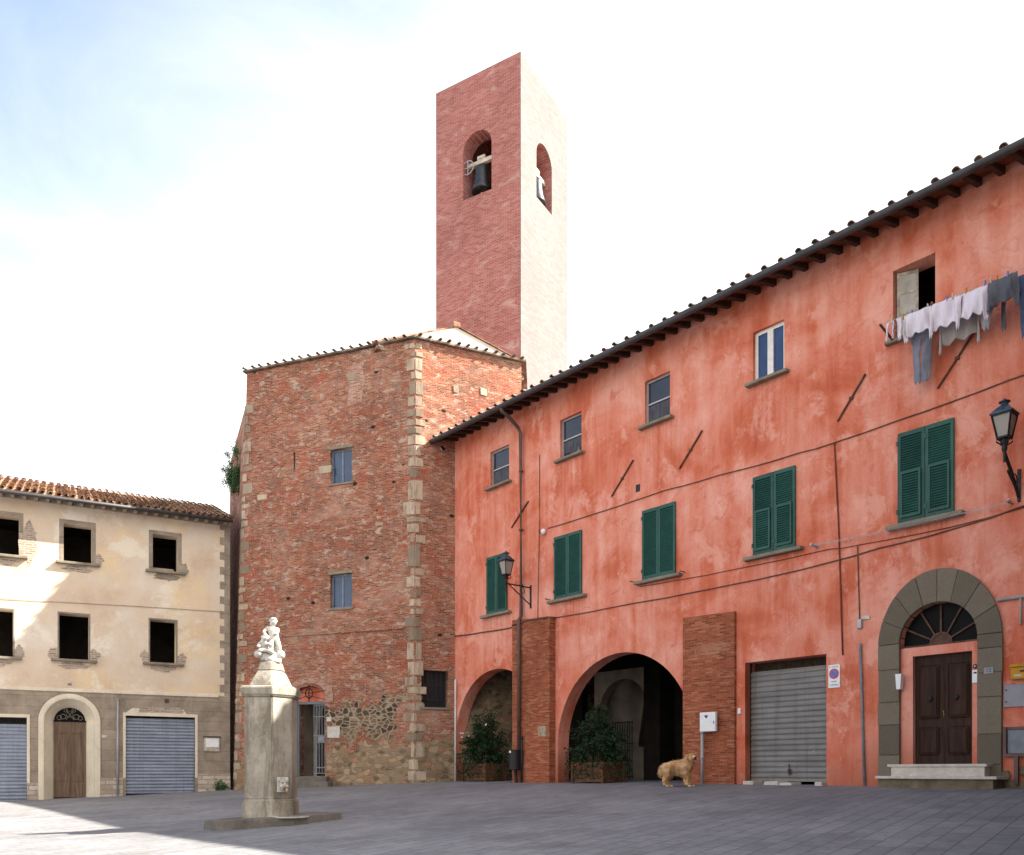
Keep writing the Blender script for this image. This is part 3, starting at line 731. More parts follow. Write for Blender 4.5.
# upper windows
def casement(h, kind):
    x0, x1, z0, z1 = h; y = .09
    fr = MB(); w = .045 if kind == 'alu' else .075
    fr.box(x0, x0 + w, y, y + .06, z0, z1); fr.box(x1 - w, x1, y, y + .06, z0, z1)
    fr.box(x0 + w, x1 - w, y, y + .06, z0, z0 + w); fr.box(x0 + w, x1 - w, y, y + .06, z1 - w, z1)
    if kind == 'alu':
        zm = z0 + (z1 - z0) * .47; fr.box(x0 + w, x1 - w, y - .005, y + .055, zm, zm + .035)
    else:
        xm = (x0 + x1) / 2; fr.box(xm - .075, xm + .075, y - .012, y + .05, z0 + w, z1 - w)
    f = fr.build('window', 'alu' if kind == 'alu' else 'white_paint', pk)
    p = MB(); p.box(x0 + w * .5, x1 - w * .5, y + .03, y + .04, z0 + w * .5, z1 - w * .5); p.build('pane', 'glass_dark' if kind == 'alu' else 'glass_blue', f)
    if kind == 'alu':
        m = MB(); xm = x0 + (x1 - x0) * .5
        for a, c in ((x0 + w, xm - .015), (xm + .06, x1 - w)):
            for q in range(6):
                u0 = a + (c - a) * q / 6; u1 = a + (c - a) * (q + 1) / 6; zt = z0 + w + .01
                m.box(u0, u1, y + .025 - (q % 2) * .004, y + .0295, zt, z0 + (z1 - z0) * .45)
        m.build('curtain', 'netting', f)
    sill(pk, x0 - .14, x1 + .14, z0 - .004, .16, .075)
for h, k in zip(HW[:4], ('alu', 'alu', 'alu', 'white')): casement(h, k)
# jars on the second sill
for i, (u, hh, r, m) in enumerate(((5.28, .20, .035, 'black'), (5.40, .16, .05, 'black'), (5.62, .17, .04, 'copper'), (5.84, .22, .05, 'frame_grey'))):
    b = MB(); b.lathe([(r * .9, 0), (r, .02), (r, hh * .62), (r * .45, hh * .75), (r * .4, hh)], 10)
    tag(b.build('bottle', m, None, PK.w(u, .075, 9.131)), ['thin dark bottle at the left end of the small sill right of the downpipe', 'squat black bottle second from the left on the sill right of the downpipe',
        'blue grey bottle third from the left on the sill right of the downpipe', 'grey bottle at the right end of the sill right of the downpipe'][i], 'bottle', 'bottles on the upper window sill')
# open window: old sashes swung in
x0, x1, z0, z1 = HW[4]
def sash(px, ang, sgn):
    e = MB(); w = .40; hh = z1 - z0 - .04
    for a in ((0, .05), (w - .05, w)): e.box(a[0], a[1], -.02, .02, 0, hh)
    for zz in (0, hh * .38, hh * .68, hh - .06): e.box(.05, w - .05, -.018, .018, zz, zz + .055)
    so = e.build('sash', 'old_paint', pk, (px, .12, z0 + .02), (0, 0, ang))
    e = MB(); e.box(.05, w - .05, -.006, .006, .05, hh - .05); e.build('pane', 'old_pane', so)
    return so
sash(x0 + .03, R(24), 1); sash(x1 - .03, R(103), -1)
sill(pk, x0 - .12, x1 + .14, z0 - .004, .14, .07)
# closed green shutters
def shutter(x0, x1, z0, z1, flap):
    b = MB(); w = .065; y0 = -.055; y1 = -.008
    b.box(x0, x0 + w, y0, y1, z0, z1, .004); b.box(x1 - w, x1, y0, y1, z0, z1, .004)
    zm = z0 + (z1 - z0) * .56
    b.box(x0 + w, x1 - w, y0, y1, z1 - .09, z1); b.box(x0 + w, x1 - w, y0, y1, z0, z0 + .10)
    b.box(x0 + w, x1 - w, -.018, -.009, z0 + .1, z1 - .09)
    def slats(mb, za, zb, yo=0.):
        n = int((zb - za) / .05)
        for i in range(n):
            z = za + (zb - za) * (i + .5) / n
            mb.quad((x0 + w, y0 + .003 + yo, z - .022), (x1 - w, y0 + .003 + yo, z - .022), (x1 - w, y0 + .034 + yo, z + .02), (x0 + w, y0 + .034 + yo, z + .02))
            mb.quad((x0 + w, y0 + .003 + yo, z - .030), (x0 + w, y0 + .034 + yo, z + .012), (x1 - w, y0 + .034 + yo, z + .012), (x1 - w, y0 + .003 + yo, z - .030))
            mb.quad((x0 + w, y0 + .003 + yo, z - .030), (x1 - w, y0 + .003 + yo, z - .030), (x1 - w, y0 + .003 + yo, z - .022), (x0 + w, y0 + .003 + yo, z - .022))
    for z in (z0 + .2, z1 - .25): b.box(x0 - .02, x0 + .03, y0 - .012, y0 - .002, z, z + .09)
    if flap: slats(b, zm + .02, z1 - .09)
    else: slats(b, z0 + .1, z1 - .09)
    s = b.build('shutter', 'green', pk, recalc=False)
    if flap:
        f = MB(); q = w + .0
        f.box(x0 + w + .004, x0 + w + .045, -.092, -.058, z0 + .1, zm); f.box(x1 - w - .045, x1 - w - .004, -.092, -.058, z0 + .1, zm)
        f.box(x0 + w + .045, x1 - w - .045, -.092, -.058, zm - .05, zm); f.box(x0 + w + .045, x1 - w - .045, -.092, -.058, z0 + .1, z0 + .15)
        slats(f, z0 + .15, zm - .05, -.035); f.build('flap', 'green', s, recalc=False)
SH = [(1.75, 2.76, False), (4.92, 6.05, False), (8.31, 9.41, False), (11.70, 12.80, True), (15.12, 16.22, True)]
for u0, u1, fl in SH:
    um = (u0 + u1) / 2
    shutter(u0, um - .004, 5.05, 6.895, fl); shutter(um + .004, u1, 5.05, 6.895, fl)
    sill(pk, u0 - .2, u1 + .2, 5.035, .17, .085)
# garage roller shutter
def roller(parent, x0, x1, z0, z1, y, mat, pitch=.125, amp=.022):
    b = MB(); prev = None; n = int((z1 - z0) / pitch) * 6
    for i in range(n + 1):
        z = z0 + (z1 - z0) * i / n; ph = (i % 6) / 6
        d = amp * (math.sin(PI * min(1, ph * 1.2)) ** .7 if ph < .84 else -.25)
        row = (b.bm.verts.new((x0, y - d, z)), b.bm.verts.new((x1, y - d, z)))
        if prev: b.bm.faces.new((prev[0], prev[1], row[1], row[0]))
        prev = row
    b.box(x0, x1, y - .03, y + .02, z0 - .07, z0 - .001)
    return b.build('garage_door', mat, parent, recalc=False)
r_ = roller(pk, 11.462, 13.528, -.17, 2.36, .26, 'roller')
b = MB(); b.box(12.46, 12.54, .205, .225, -.06, .04); b.bar((12.5, .2, -.1), (12.5, .2, .16), .02); b.build('lock', 'rust', r_)
b = MB(); b.box(11.3, 13.7, .42, .5, 2.2, 2.9); b.box(11.44, 11.461, .2, .3, -.35, 2.57); b.build('guide_rail', 'soil', pk)
b = MB()
for (u, w_) in ((11.5, .28), (12.05, .38), (12.45, .32), (13.35, .16)): b.box(u, u + w_, -.16, .3, -.5, -.245 + random.uniform(-.01, .01), .01, jit=.012)
b.build('threshold_stone', 'step', pk)
# arched entrance
AC, AI, AO = 15.905, .745, 1.185
b = MB(); b.sweep_arch(AC, 2.60, -.35, [(AI, .20), (AI, -.035), (AO - .012, -.035), (AO - .012, .002), (AI + .05, .002), (AI + .05, .20)], 30)
ar = b.build('stone_arch', 'serena', pk)
def pointy(p):
    x_, z_ = p
    if z_ > 2.6 and math.hypot(x_ - AC, z_ - 2.6) > 1.0: z_ += .22 * max(0, z_ - 2.9) / .9
    return (x_, z_)
rnd = random.Random(12)
va = [0, 24, 47, 70, 90, 111, 134, 157, 180]
for a0_, a1_ in zip(va, va[1:]):
    q = [R(a0_ + (a1_ - a0_) * i / 5) for i in range(6)]; q[0] += .004; q[-1] -= .004
    poly = [(AC + AI * math.cos(a_), 2.6 + AI * math.sin(a_)) for a_ in q] + [pointy((AC + AO * math.cos(a_), 2.6 + AO * math.sin(a_))) for a_ in q[::-1]]
    b = MB(); b.plate(poly, -.062 - rnd.uniform(0, .01), -.0352); bmesh.ops.bevel(b.bm, geom=list(b.bm.edges), offset=.007, segments=1, affect='EDGES'); b.build('voussoir', 'serena', ar)
for sx in (-1, 1):
    z = -.3
    while z < 2.58:
        h = rnd.uniform(.42, .72); z1_ = z + h
        if z1_ > 2.35: z1_ = 2.595
        xa, xb = AC + sx * AI, AC + sx * (AO + rnd.uniform(-.012, .012))
        b = MB(); b.box(min(xa, xb), max(xa, xb), -.062 - rnd.uniform(0, .012), -.0352, z + .004, z1_ - .004, .008, jit=.003); b.build('jamb_stone', 'serena', ar)
        z = z1_
wall_panel('door_surround', rect(15.165, 16.645, -.05, 2.50), [rect(15.40, 16.53, -.02, 2.32)], .18, 'pink', pk, y0=.02)
dr = MB()
for (dx0, dx1) in ((15.40, 15.963), (15.967, 16.53)):
    dr.box(dx0, dx1, .22, .27, .13, 2.32)
    for (pz0, pz1) in ((.32, .88), (1.05, 2.12)):
        dr.box(dx0 + .085, dx1 - .085, .19, .2199, pz0, pz1, .025); dr.box(dx0 + .12, dx1 - .12, .172, .1899, pz0 + .045, pz1 - .045, .012)
dd = dr.build('door', 'door', pk, (0, -.09, 0))
for xx in (15.72, 16.22):
    b = MB(); ellipsoid(b, (xx, .155, 1.45), (.05, .035, .05)); b.tube([(xx, .13, 1.45), (xx, .12, 1.37)], .012); b.build('door_knob', 'iron', dd, smooth=True)
b = MB(); ellipsoid(b, (15.965, .2, 1.18), (.018, .02, .018)); b.tube([(15.965, .21, 1.05), (15.965, .21, 1.2)], .009); b.build('door_handle', 'brass', dd, smooth=True)
b = MB(); b.plate([(15.165, 2.503)] + arc(AC, 2.6, .743, seg=20) + [(16.645, 2.503)], .16, .18); fl = b.build('fanlight', 'glass_black', pk)
b = MB()
for ang in (25, 58, 90, 122, 155):
    a = R(ang); b.bar((AC + .2 * math.cos(a), .135, 2.56 + .17 * math.sin(a)), (AC + .73 * math.cos(a), .135, 2.58 + .73 * math.sin(a)), .035, .03)
b.box(15.17, 16.64, .11, .155, 2.503, 2.55)
b.sweep_arch(AC, 2.551, 2.5505, [(.17, .12), (.17, .15), (.22, .15), (.22, .12)], 14)
b.plate(arc(AC, 2.551, .168, seg=14), .135, .15)
b.build('glazing_bar', 'rust', fl)
b = MB(); b.box(15.05, 16.93, -.36, .30, .08, .135, .008); b.box(15.12, 16.88, -.33, .22, -.16, .08)
b.box(14.93, 17.2, -.64, -.3, -.155, -.10, .008); b.box(14.93, 17.2, -.3, .1, -.157, -.102)
b.build('door_step', 'step', pk)
b = MB(); b.box(14.97, 17.12, -.58, .1, -.9, -.156, jit=.01); b.build('step_base', 'stepbase', pk)
b = MB()
for i in range(40):
    u = random.uniform(17.05, 17.9); z = random.uniform(-.45, -.02) * (1.0 - (u - 17.05) * .5)
    b.box(u, u + random.uniform(.1, .25), -.02 - random.uniform(0, .05), .002, z, z + random.uniform(.08, .16), .015, jit=.02)
b.build('bare_stone_patch', 'stepbase', pk)
# wall anchors, cables, conduits
for (u0, z0, u1, z1) in ((2.97, 7.62, 3.77, 8.26), (7.19, 7.56, 7.99, 8.35), (9.53, 7.70, 10.24, 8.46), (13.8, 7.57, 14.43, 8.38), (15.9, 7.57, 16.65, 8.5)):
    b = MB(); b.bar((u0, -.025, z0), (u1, -.03, z1), .035, .03); um, zm = (u0 + u1) / 2, (z0 + z1) / 2; b.box(um - .04, um + .04, -.05, .0, zm - .03, zm + .03)
    b.build('wall_anchor', 'rust', pk)
def cable(pts, r=.012, mat='cable', name='cable'):
    out = []
    for (a, c) in zip(pts, pts[1:]):
        n = max(2, int(math.hypot(c[0] - a[0], c[1] - a[1]) / .5))
        for i in range(n): t = i / n; out.append((a[0] + (c[0] - a[0]) * t, -.02, a[1] + (c[1] - a[1]) * t - .018 * math.sin(PI * t) + random.uniform(-.006, .006)))
    out.append((pts[-1][0], -.02, pts[-1][1]))
    b = MB(); b.tube(out, r, 6); return b.build(name, mat, pk, smooth=True)
cable([(4.62, 7.24), (9.08, 7.27), (10.75, 7.22), (12.9, 7.15), (13.69, 7.14), (15.15, 7.19), (17.2, 7.29), (20, 7.4)], .013)
cable([(.02, 4.58), (1.5, 4.53), (3.26, 4.5)], .022); 
b = MB(); b.tube([(3.2, -.02, 4.5), (3.3, -.275, 4.5), (4.1, -.275, 4.56), (4.9, -.275, 4.53), (5.0, -.02, 4.53)], .022, 6); b.build('cable', 'cable', pk)
cable([(4.96, 4.53), (7.49, 4.51), (10.75, 4.49), (12.9, 4.52), (14.73, 4.65), (16.32, 4.74), (17.37, 4.88), (20, 5.1)], .015)
cable([(8.2, 4.91), (11.46, 4.84), (13.62, 4.85), (14.25, 4.80), (16.13, 4.78), (17.44, 4.86), (20, 4.95)], .009, 'cable_red')
cable([(4.26, 9.54), (4.26, 7.5), (4.18, 4.6)], .010)
cable([(13.73, 7.13), (13.82, 5.44), (13.92, 2.5)], .017, 'cable_red')
cable([(14.25, 4.78), (14.30, 3.2)], .012)
b = MB(); b.tube([(14.32, -.04, 2.7), (14.42, -.04, -.4)], .028, 8); b.build('conduit', 'frame_grey', pk, smooth=True)
b = MB(); b.box(14.26, 14.36, -.07, 0, 3.02, 3.22, .01); b.build('junction_box', 'alu', pk)
b = MB(); b.box(14.34, 14.52, -.03, 0, 3.2, 3.28, .006); b.build('name_plate', 'headstock', pk)
b = MB(); b.tube([(17.0, -.05, 3.21), (20, -.05, 3.25)], .03, 8); b.tube([(17.4, -.05, 3.21), (17.4, -.05, 2.7)], .02, 8); b.build('conduit', 'pipe_grey', pk, smooth=True)
b = MB(); b.tube([(1.25 / 1 - 1.15, -.06, 3.1), (.1, -.06, -.45)], .035, 8); b.build('downpipe', 'pipe_white', pk, smooth=True)
b = MB(); b.box(8.06, 8.20, -.012, .0, 7.47, 7.66); b.build('vent', 'black', pk)
b = MB(); b.box(11.28, 11.36, -.05, .0, 1.36, 1.5, .01); b.build('key_switch', 'white_enamel', pk)
for (u, z) in ((4.7, 5.1), (8.03, 5.06), (9.69, 5.04), (13.33, 4.95), (17.24, 4.97)):
    b = MB(); b.tube([(u, .0, z), (u, -.12, z), (u - .05, -.16, z + .02)], .012, 6); b.build('wall_hook', 'iron', pk)
b = MB()
for k, yy in enumerate((-.12, -.2)):
    b.tube([(13.33, yy, 4.96), (14.6, yy, 4.93), (15.9, yy, 4.93), (17.24, yy, 4.97)], .005, 5)
b.tube([(13.33, .0, 4.95), (13.30, -.26, 4.97)], .03, 6); b.tube([(17.24, 0, 4.97), (17.26, -.26, 5.0)], .02, 6)
b.build('drying_wire', 'curtain', pk)

# ================================================================== things on and by the pink house
def at(name, u, y, z, label, cat, group=None, rz=0.0): return empty(name, PK.w(u, y, z), PK.rz + rz, label, cat, group)
# no-parking sign
t = at('parking_sign', 13.72, -.012, 2.06, 'white no parking sign with a red and blue disc right of the grey garage shutter', 'sign')
b = MB(); b.box(-.135, .135, -.008, .010, -.25, .25, .004); b.build('board', 'white_enamel', t)
b = MB(); b.lathe([(.112, 0), (.112, .004)], 28, mat=Matrix.Translation((0, -.009, .055)) @ Matrix.Rotation(PI / 2, 4, 'X')); d_ = b.build('disc', 'red_sign', t)
b = MB(); b.lathe([(.080, 0), (.080, .003)], 28, mat=Matrix.Translation((0, -.0135, .055)) @ Matrix.Rotation(PI / 2, 4, 'X')); b.build('disc_centre', 'blue_sign', d_)
b = MB(); b.bar((-.062, -.0185, .117), (.062, -.0185, -.007), .026, .003); b.build('red_bar', 'red_sign', d_)
text_part('lettering', 'PASSO', .042, 'ink', t, (0, -.0095, -.115)); text_part('lettering', 'CARRABILE', .042, 'ink', t, (0, -.0095, -.19))
b = MB(); b.box(-.105, -.088, -.0095, -.0081, .185, .222); b.build('emblem', 'red_sign', t); text_part('lettering', 'COMUNE', .034, 'ink', t, (.02, -.0095, .203))
# house number
t = at('number_plate', 16.86, -.069, 1.90, 'small grey house number plate on the right stone jamb of the arched door', 'sign')
b = MB(); b.box(-.085, .085, -.012, .0, -.06, .06, .004); b.build('plate', 'grey_panel', t); text_part('lettering', '12', .10, 'ink', t, (0, -.0135, 0))
# intercom
t = at('intercom', 16.59, .018, 1.84, 'white intercom panel with a round button at the right of the dark double door', 'intercom')
b = MB(); b.box(-.05, .05, -.03, .0, -.15, .10, .006); b.build('casing', 'white_enamel', t); b = MB(); b.box(-.02, .035, -.034, -.0305, .03, .06); b.build('grille', 'black', t)
b = MB(); b.lathe([(.045, 0), (.045, .02), (.02, .03)], 14, mat=Matrix.Translation((0, 0, .17)) @ Matrix.Rotation(PI / 2, 4, 'X')); bb = b.build('doorbell', 'rust', t); b = MB(); ellipsoid(b, (0, -.03, .17), (.016, .012, .016)); b.build('push_button', 'white_enamel', bb)
# white leaflet holder on the left jamb
t = at('leaflet_box', 15.19, -.066, 1.66, 'white wedge shaped box on the left stone jamb of the arched door', 'box')
b = MB(); b.plate([(-.03, 0), (.05, .0), (.07, .31), (-.05, .31)], -.13, 0.0); b.build('casing', 'white_enamel', t); b = MB(); b.box(-.04, .06, -.12, -.02, .3105, .315); b.build('slot', 'black', t)
# yellow mailbox
t = at('mailbox', 17.48, -.002, 1.69, 'yellow metal mailbox on the pink wall at the right edge', 'mailbox')
b = MB(); b.box(-.23, .25, -.12, 0, 0, .22, .012); b.build('body', 'yellow', t); b = MB(); b.box(-.24, .26, -.135, 0, .222, .285, .012); b.build('lid', 'yellow', t)
b = MB(); b.box(-.07, .2, -.124, -.1205, .13, .165); b.build('slot', 'black', t); b = MB(); b.box(-.17, -.04, -.125, -.1205, .05, .09); b.build('name_plate', 'headstock', t)
# pale panel
t = at('wall_cabinet', 17.1, -.002, 1.19, 'pale lilac grey flat panel with bolts right of the stone door arch', 'panel')
b = MB(); b.box(0, 1.1, -.03, 0, 0, .42, .006); b.build('panel', 'grey_panel', t)
for (xx, zz) in ((.05, .1), (.05, .32), (1.05, .1), (1.05, .32)):
    b = MB(); b.lathe([(.014, 0), (.014, .012)], 8, mat=Matrix.Translation((xx, -.03, zz)) @ Matrix.Rotation(PI / 2, 4, 'X')); b.build('bolt', 'iron', t)
# dark framed case
t = at('wall_case', 17.12, -.002, .27, 'dark framed grey case low on the wall at the right edge', 'case')
b = MB(); b.box(0, .05, -.1, 0, 0, .55); b.box(.05, 1.0, -.1, 0, 0, .05); b.box(.05, 1.0, -.06, 0, .5, .55); b.build('frame', 'pipe', t)
b = MB(); b.box(.06, .95, -.05, -.002, .06, .49); b.build('pane', 'frame_grey', t); b = MB(); b.bar((.22, -.08, 0), (.22, -.08, -.52), .07); b.bar((.42, -.06, 0), (.42, -.06, -.52), .04); b.build('pipe', 'pipe', t)
# floodlight
t = at('floodlight', -.30, -.40, 10.86, 'dark floodlight under the eave at the corner of brick church and pink house', 'lamp')
b = MB(); b.box(-.2, .2, -.1, .1, -.09, .08, .02, mat=Matrix.Rotation(R(-22), 4, 'Y') @ Matrix.Rotation(R(30), 4, 'X')); b.build('housing', 'black', t)
b = MB(); b.box(-.17, .17, -.105, -.101, -.07, .06, mat=Matrix.Rotation(R(-22), 4, 'Y') @ Matrix.Rotation(R(30), 4, 'X')); b.build('lens', 'alu', t); b = MB(); b.bar((.0, .1, .05), (.15, .4, .2), .04); b.build('bracket', 'iron', t)
# little white detector
t = at('motion_detector', 4.5, -.0, 7.16, 'small white round wall device at the left end of the long cable', 'sensor')
b = MB(); ellipsoid(b, (0, -.08, 0), (.08, .08, .09)); b.build('lens', 'white_enamel', t, smooth=True); b = MB(); b.box(-.03, .03, -.03, 0, -.03, .03); b.tube([(-.02, -.02, 0), (-.2, -.02, .02), (-.28, -.02, .12)], .01, 6); b.build('bracket', 'iron', t)

# lanterns
def lantern(u, L, zbase, label, zwall, strut):
    t = at('street_lamp', u, 0, zbase, label, 'street lamp', 'wall lanterns on the pink house')
    c = (0, -L)
    b = MB()
    h0, h1, w0, w1 = .0, .40, .090, .158      # glass body, narrow foot, wide shoulder
    cs0 = [(-w0, -w0), (w0, -w0), (w0, w0), (-w0, w0)]; cs1 = [(-w1, -w1), (w1, -w1), (w1, w1), (-w1, w1)]
    for a, d in zip(cs0, cs1): b.bar((a[0], c[1] + a[1], h0), (d[0], c[1] + d[1], h1), .026)
    for cs, z in ((cs0, h0), (cs1, h1)):
        for i in range(4): a, d = cs[i], cs[(i + 1) % 4]; b.bar((a[0], c[1] + a[1], z), (d[0], c[1] + d[1], z), .034)
    fr = b.build('frame', 'iron', t)
    g_ = MB(); k = .97
    g_.prism([(p[0] * k, p[1] * k) for p in cs0], h0 + .012, h1 - .012, [(p[0] * k, p[1] * k) for p in cs1], mat=Matrix.Translation((0, c[1], 0))); g_.build('glass', 'frosted', t)
    r = MB(); e1 = [(p[0] * 1.2, p[1] * 1.2) for p in cs1]; e2 = [(p[0] * .62, p[1] * .62) for p in cs1]; e3 = [(p[0] * .38, p[1] * .38) for p in cs1]
    T = Matrix.Translation((0, c[1], 0))
    r.prism(e1, h1 + .018, h1 + .04, mat=T); r.prism([(p[0] * 1.12, p[1] * 1.12) for p in cs1], h1 + .0405, h1 + .14, e2, mat=T); r.prism(e2, h1 + .1405, h1 + .175, e3, mat=T)
    r.lathe([(.075, h1 + .1755), (.06, h1 + .2), (.05, h1 + .23), (.095, h1 + .24), (.10, h1 + .25), (.03, h1 + .275), (.035, h1 + .29), (.008, h1 + .31)], 12, mat=T)
    r.build('lamp_roof', 'copper', t)
    s = MB()
    for a in cs0: s.tube([(a[0], c[1] + a[1], h0), (a[0] * 1.1, c[1] + a[1] * 1.1, -.07), (a[0] * .3, c[1] + a[1] * .3, -.13)], .014, 6)
    s.lathe([(.035, -.24), (.05, -.2), (.045, -.12), (.07, -.08), (.06, -.0)], 10, mat=T)
    s.build('collar', 'iron', t)
    a = MB(); zt = -.25
    if strut == 'arm':
        a.bar((0, -L - .02, zt - .08), (0, -L - .02, zt + .05), .05); a.tube([(0, -L - .05, zt), (0, -.02, zt)], .022, 8)
        a.tube([(0, -L + .12, zt - .02), (0, -L * .45, zt - .28), (0, -.03, zt - .52)], .018, 8)
        a.tube([(0, -L, zt - .08), (0, -L, zt - .3)], .02, 8); a.tube([(0, -L * .35 + .09 * math.cos(q * PI / 6), zt - .12 + .09 * math.sin(q * PI / 6)) for q in range(13)], .010, 6)
        a.bar((0, -.02, zt - .62), (0, -.02, zt + .08), .05, .03)
    else:
        a.tube([(0, -L, zt + .02), (0, -L, zt - .18)], .026, 8); a.tube([(0, -L, zt - .02), (0, -L * .55, zt - .28), (0, -.03, zt - .66)], .032, 8); a.tube([(0, -L * .8, zt - .3), (0, -.03, zt - .62)], .02, 8)
        a.tube([(0, -L * .3 + .1 * math.cos(q * PI / 6), zt - .38 + .1 * math.sin(q * PI / 6)) for q in range(13)], .012, 6)
        a.bar((0, -.02, zt - .75), (0, -.02, zt - .15), .05, .03)
    a.build('bracket', 'iron', t)
lantern(3.86, 1.0, 5.84, 'iron wall lantern on a bracket beside the brown downpipe', 5.5, 'arm')
lantern(17.36, .72, 5.98, 'iron wall lantern with a bluish cap at the right edge beside the washing', 5.5, 'strut')

# litter bin on the downpipe
t = at('litter_bin', 3.60, -.42, 0, 'dark cylindrical litter bin on a post beside the brown downpipe', 'litter bin')
gb = PK.ground(3.6, -.42).z
b = MB(); b.lathe([(.19, .03), (.205, .05), (.205, .60), (.215, .61), (.215, .64), (.19, .645)], 20); b.build('barrel', 'black', t, smooth=False)
b = MB(); b.tube([(.21, .08, gb - .05), (.21, .08, .98)], .035, 10); ellipsoid(b, (.21, .08, 1.0), (.05, .05, .05)); b.build('post', 'iron', t, smooth=True)
b = MB(); b.box(-.03, .05, -.215, -.205, .55, .61); b.build('latch', 'white_enamel', t)
b = MB(); b.tube([(0, .05, gb), (-.02, .03, .03)], .05, 8); b.build('foot', 'iron', t)

# meter box on a pole
p0 = PK.ground(10.38, -.22)
t = empty('meter_box', p0, PK.rz, 'white metal box on a thin grey pole in front of the brick pier', 'sign')
b = MB(); b.tube([(0, 0, -.05), (0, 0, 1.32)], .038, 10); b.tube([(0, 0, .62), (0, 0, .68)], .048, 10); b.tube([(0, 0, 1.24), (0, 0, 1.32)], .05, 10); b.build('pole', 'pipe_grey', t, smooth=True)
b = MB(); b.box(-.03, .43, -.06, .03, 1.28, 1.75, .008); bx = b.build('box', 'white_enamel', t)
b = MB(); b.plate([(.11, 1.66), (.14, 1.69), (.165, 1.66), (.19, 1.69), (.22, 1.66), (.165, 1.59)], -.0625, -.0605); b.build('emblem', 'ink', bx); b = MB(); b.box(.375, .395, -.066, -.0605, 1.47, 1.53); b.build('lock', 'iron', bx)

# planters with oleanders
def planter(u, y, w, d, h, rz, label, blabel, bh, br, seed):
    p = PK.ground(u, y); rnd = random.Random(seed)
    t = empty('planter', p, PK.rz + rz, label, 'planter', 'wooden planters under the portico')
    b = MB(); k = 5
    for i in range(k):
        z0 = .02 + i * h / k; z1 = z0 + h / k - .008
        b.box(-w / 2, w / 2, -d / 2, -d / 2 + .03, z0, z1, .004); b.box(-w / 2, w / 2, d / 2 - .03, d / 2, z0, z1, .004)
        b.box(-w / 2, -w / 2 + .03, -d / 2 + .03, d / 2 - .03, z0, z1, .004); b.box(w / 2 - .03, w / 2, -d / 2 + .03, d / 2 - .03, z0, z1, .004)
    b.build('box', 'planter', t)
    for sx in (-1, 1):
        for sy in (-1, 1): b = MB(); b.box(sx * (w / 2 + .012) - .035, sx * (w / 2 + .012) + .035, sy * (d / 2 + .012) - .035, sy * (d / 2 + .012) + .035, -.1, h + .03, .005); b.build('corner_post', 'planter', t)
    b = MB(); b.box(-w / 2 + .031, w / 2 - .031, -d / 2 + .031, d / 2 - .031, h - .12, h - .06); b.build('soil', 'soil', t)
    e = empty('oleander_bush', p + Vector((0, 0, h - .06)), PK.rz + rz, blabel, 'bush', 'bushes in the planters')
    st = MB(); lf = MB()
    for s_ in range(46):
        a = rnd.uniform(0, 2 * PI); r0 = rnd.uniform(.02, min(w, d) * .38); spread = rnd.uniform(.15, 1.0) * br; hh = bh * rnd.uniform(.35, 1.0) * (1.12 - .45 * spread / br)
        p0_ = Vector((r0 * math.cos(a), r0 * math.sin(a), 0)); p1 = Vector((spread * .55 * math.cos(a), spread * .55 * math.sin(a), hh * .6)); p2 = Vector((spread * math.cos(a), spread * math.sin(a), hh - .35 * bh * (spread / br) ** 2))
        pts = [p0_, p0_.lerp(p1, .5) + Vector((0, 0, .05)), p1, p1.lerp(p2, .5), p2]
        st.tube(pts, .012, 5, taper=.4)
        for j in range(95):
            tt = rnd.uniform(.12, 1.0) ** .8; seg = min(3, int(tt * 4)); q = pts[seg].lerp(pts[seg + 1], tt * 4 - seg)
            d_ = Vector((rnd.gauss(0, 1), rnd.gauss(0, 1), rnd.gauss(.35, .7))).normalized(); L = rnd.uniform(.09, .18); wd = rnd.uniform(.014, .028)
            q = q + d_ * rnd.uniform(.0, .1)
            sd = d_.cross(Vector((rnd.gauss(0, 1), rnd.gauss(0, 1), rnd.gauss(0, 1)))).normalized() * wd; tip = q + d_ * L + Vector((0, 0, -L * .25))
            m_ = q + d_ * L * .5
            lf.bm.faces.new([lf.bm.verts.new(q), lf.bm.verts.new(m_ + sd), lf.bm.verts.new(tip), lf.bm.verts.new(m_ - sd)])
    # low skirt hanging over the rim
    for j in range(1100):
        a = rnd.uniform(0, 2 * PI); rr = rnd.uniform(.45, .95) * br; q = Vector((rr * math.cos(a), rr * math.sin(a), rnd.uniform(-.25, .35) * bh * .8))
        d_ = Vector((math.cos(a) * .6 + rnd.gauss(0, .5), math.sin(a) * .6 + rnd.gauss(0, .5), rnd.gauss(-.2, .5))).normalized(); L = rnd.uniform(.08, .16)
        sd = d_.cross(Vector((rnd.gauss(0, 1), rnd.gauss(0, 1), rnd.gauss(0, 1)))).normalized() * .02; m_ = q + d_ * L * .5
        lf.bm.faces.new([lf.bm.verts.new(q), lf.bm.verts.new(m_ + sd), lf.bm.verts.new(q + d_ * L), lf.bm.verts.new(m_ - sd)])
    st.build('stem', 'stem', e); lf.build('foliage', 'leaf', e, recalc=False)
    return e
planter(6.42, .26, 1.15, .85, .56, 0, 'brown slatted wooden planter in the wide arch near the dog', 'dark green oleander bush in the planter of the wide arch', 1.85, .98, 3)
e2 = planter(1.22, .30, 1.15, .85, .56, 0, 'brown slatted wooden planter in the narrow arch beside the brick church', 'dark green oleander bush with a few pale blooms in the narrow arch', 1.95, .95, 11)
fl_ = MB(); rnd = random.Random(4)
for i in range(6):
    ellipsoid(fl_, (rnd.uniform(-.7, .3), rnd.uniform(-.6, .0), rnd.uniform(.8, 1.5)), (.03, .03, .025), u=7, v=5)
fl_.build('blossom', 'white_enamel', e2, smooth=True)

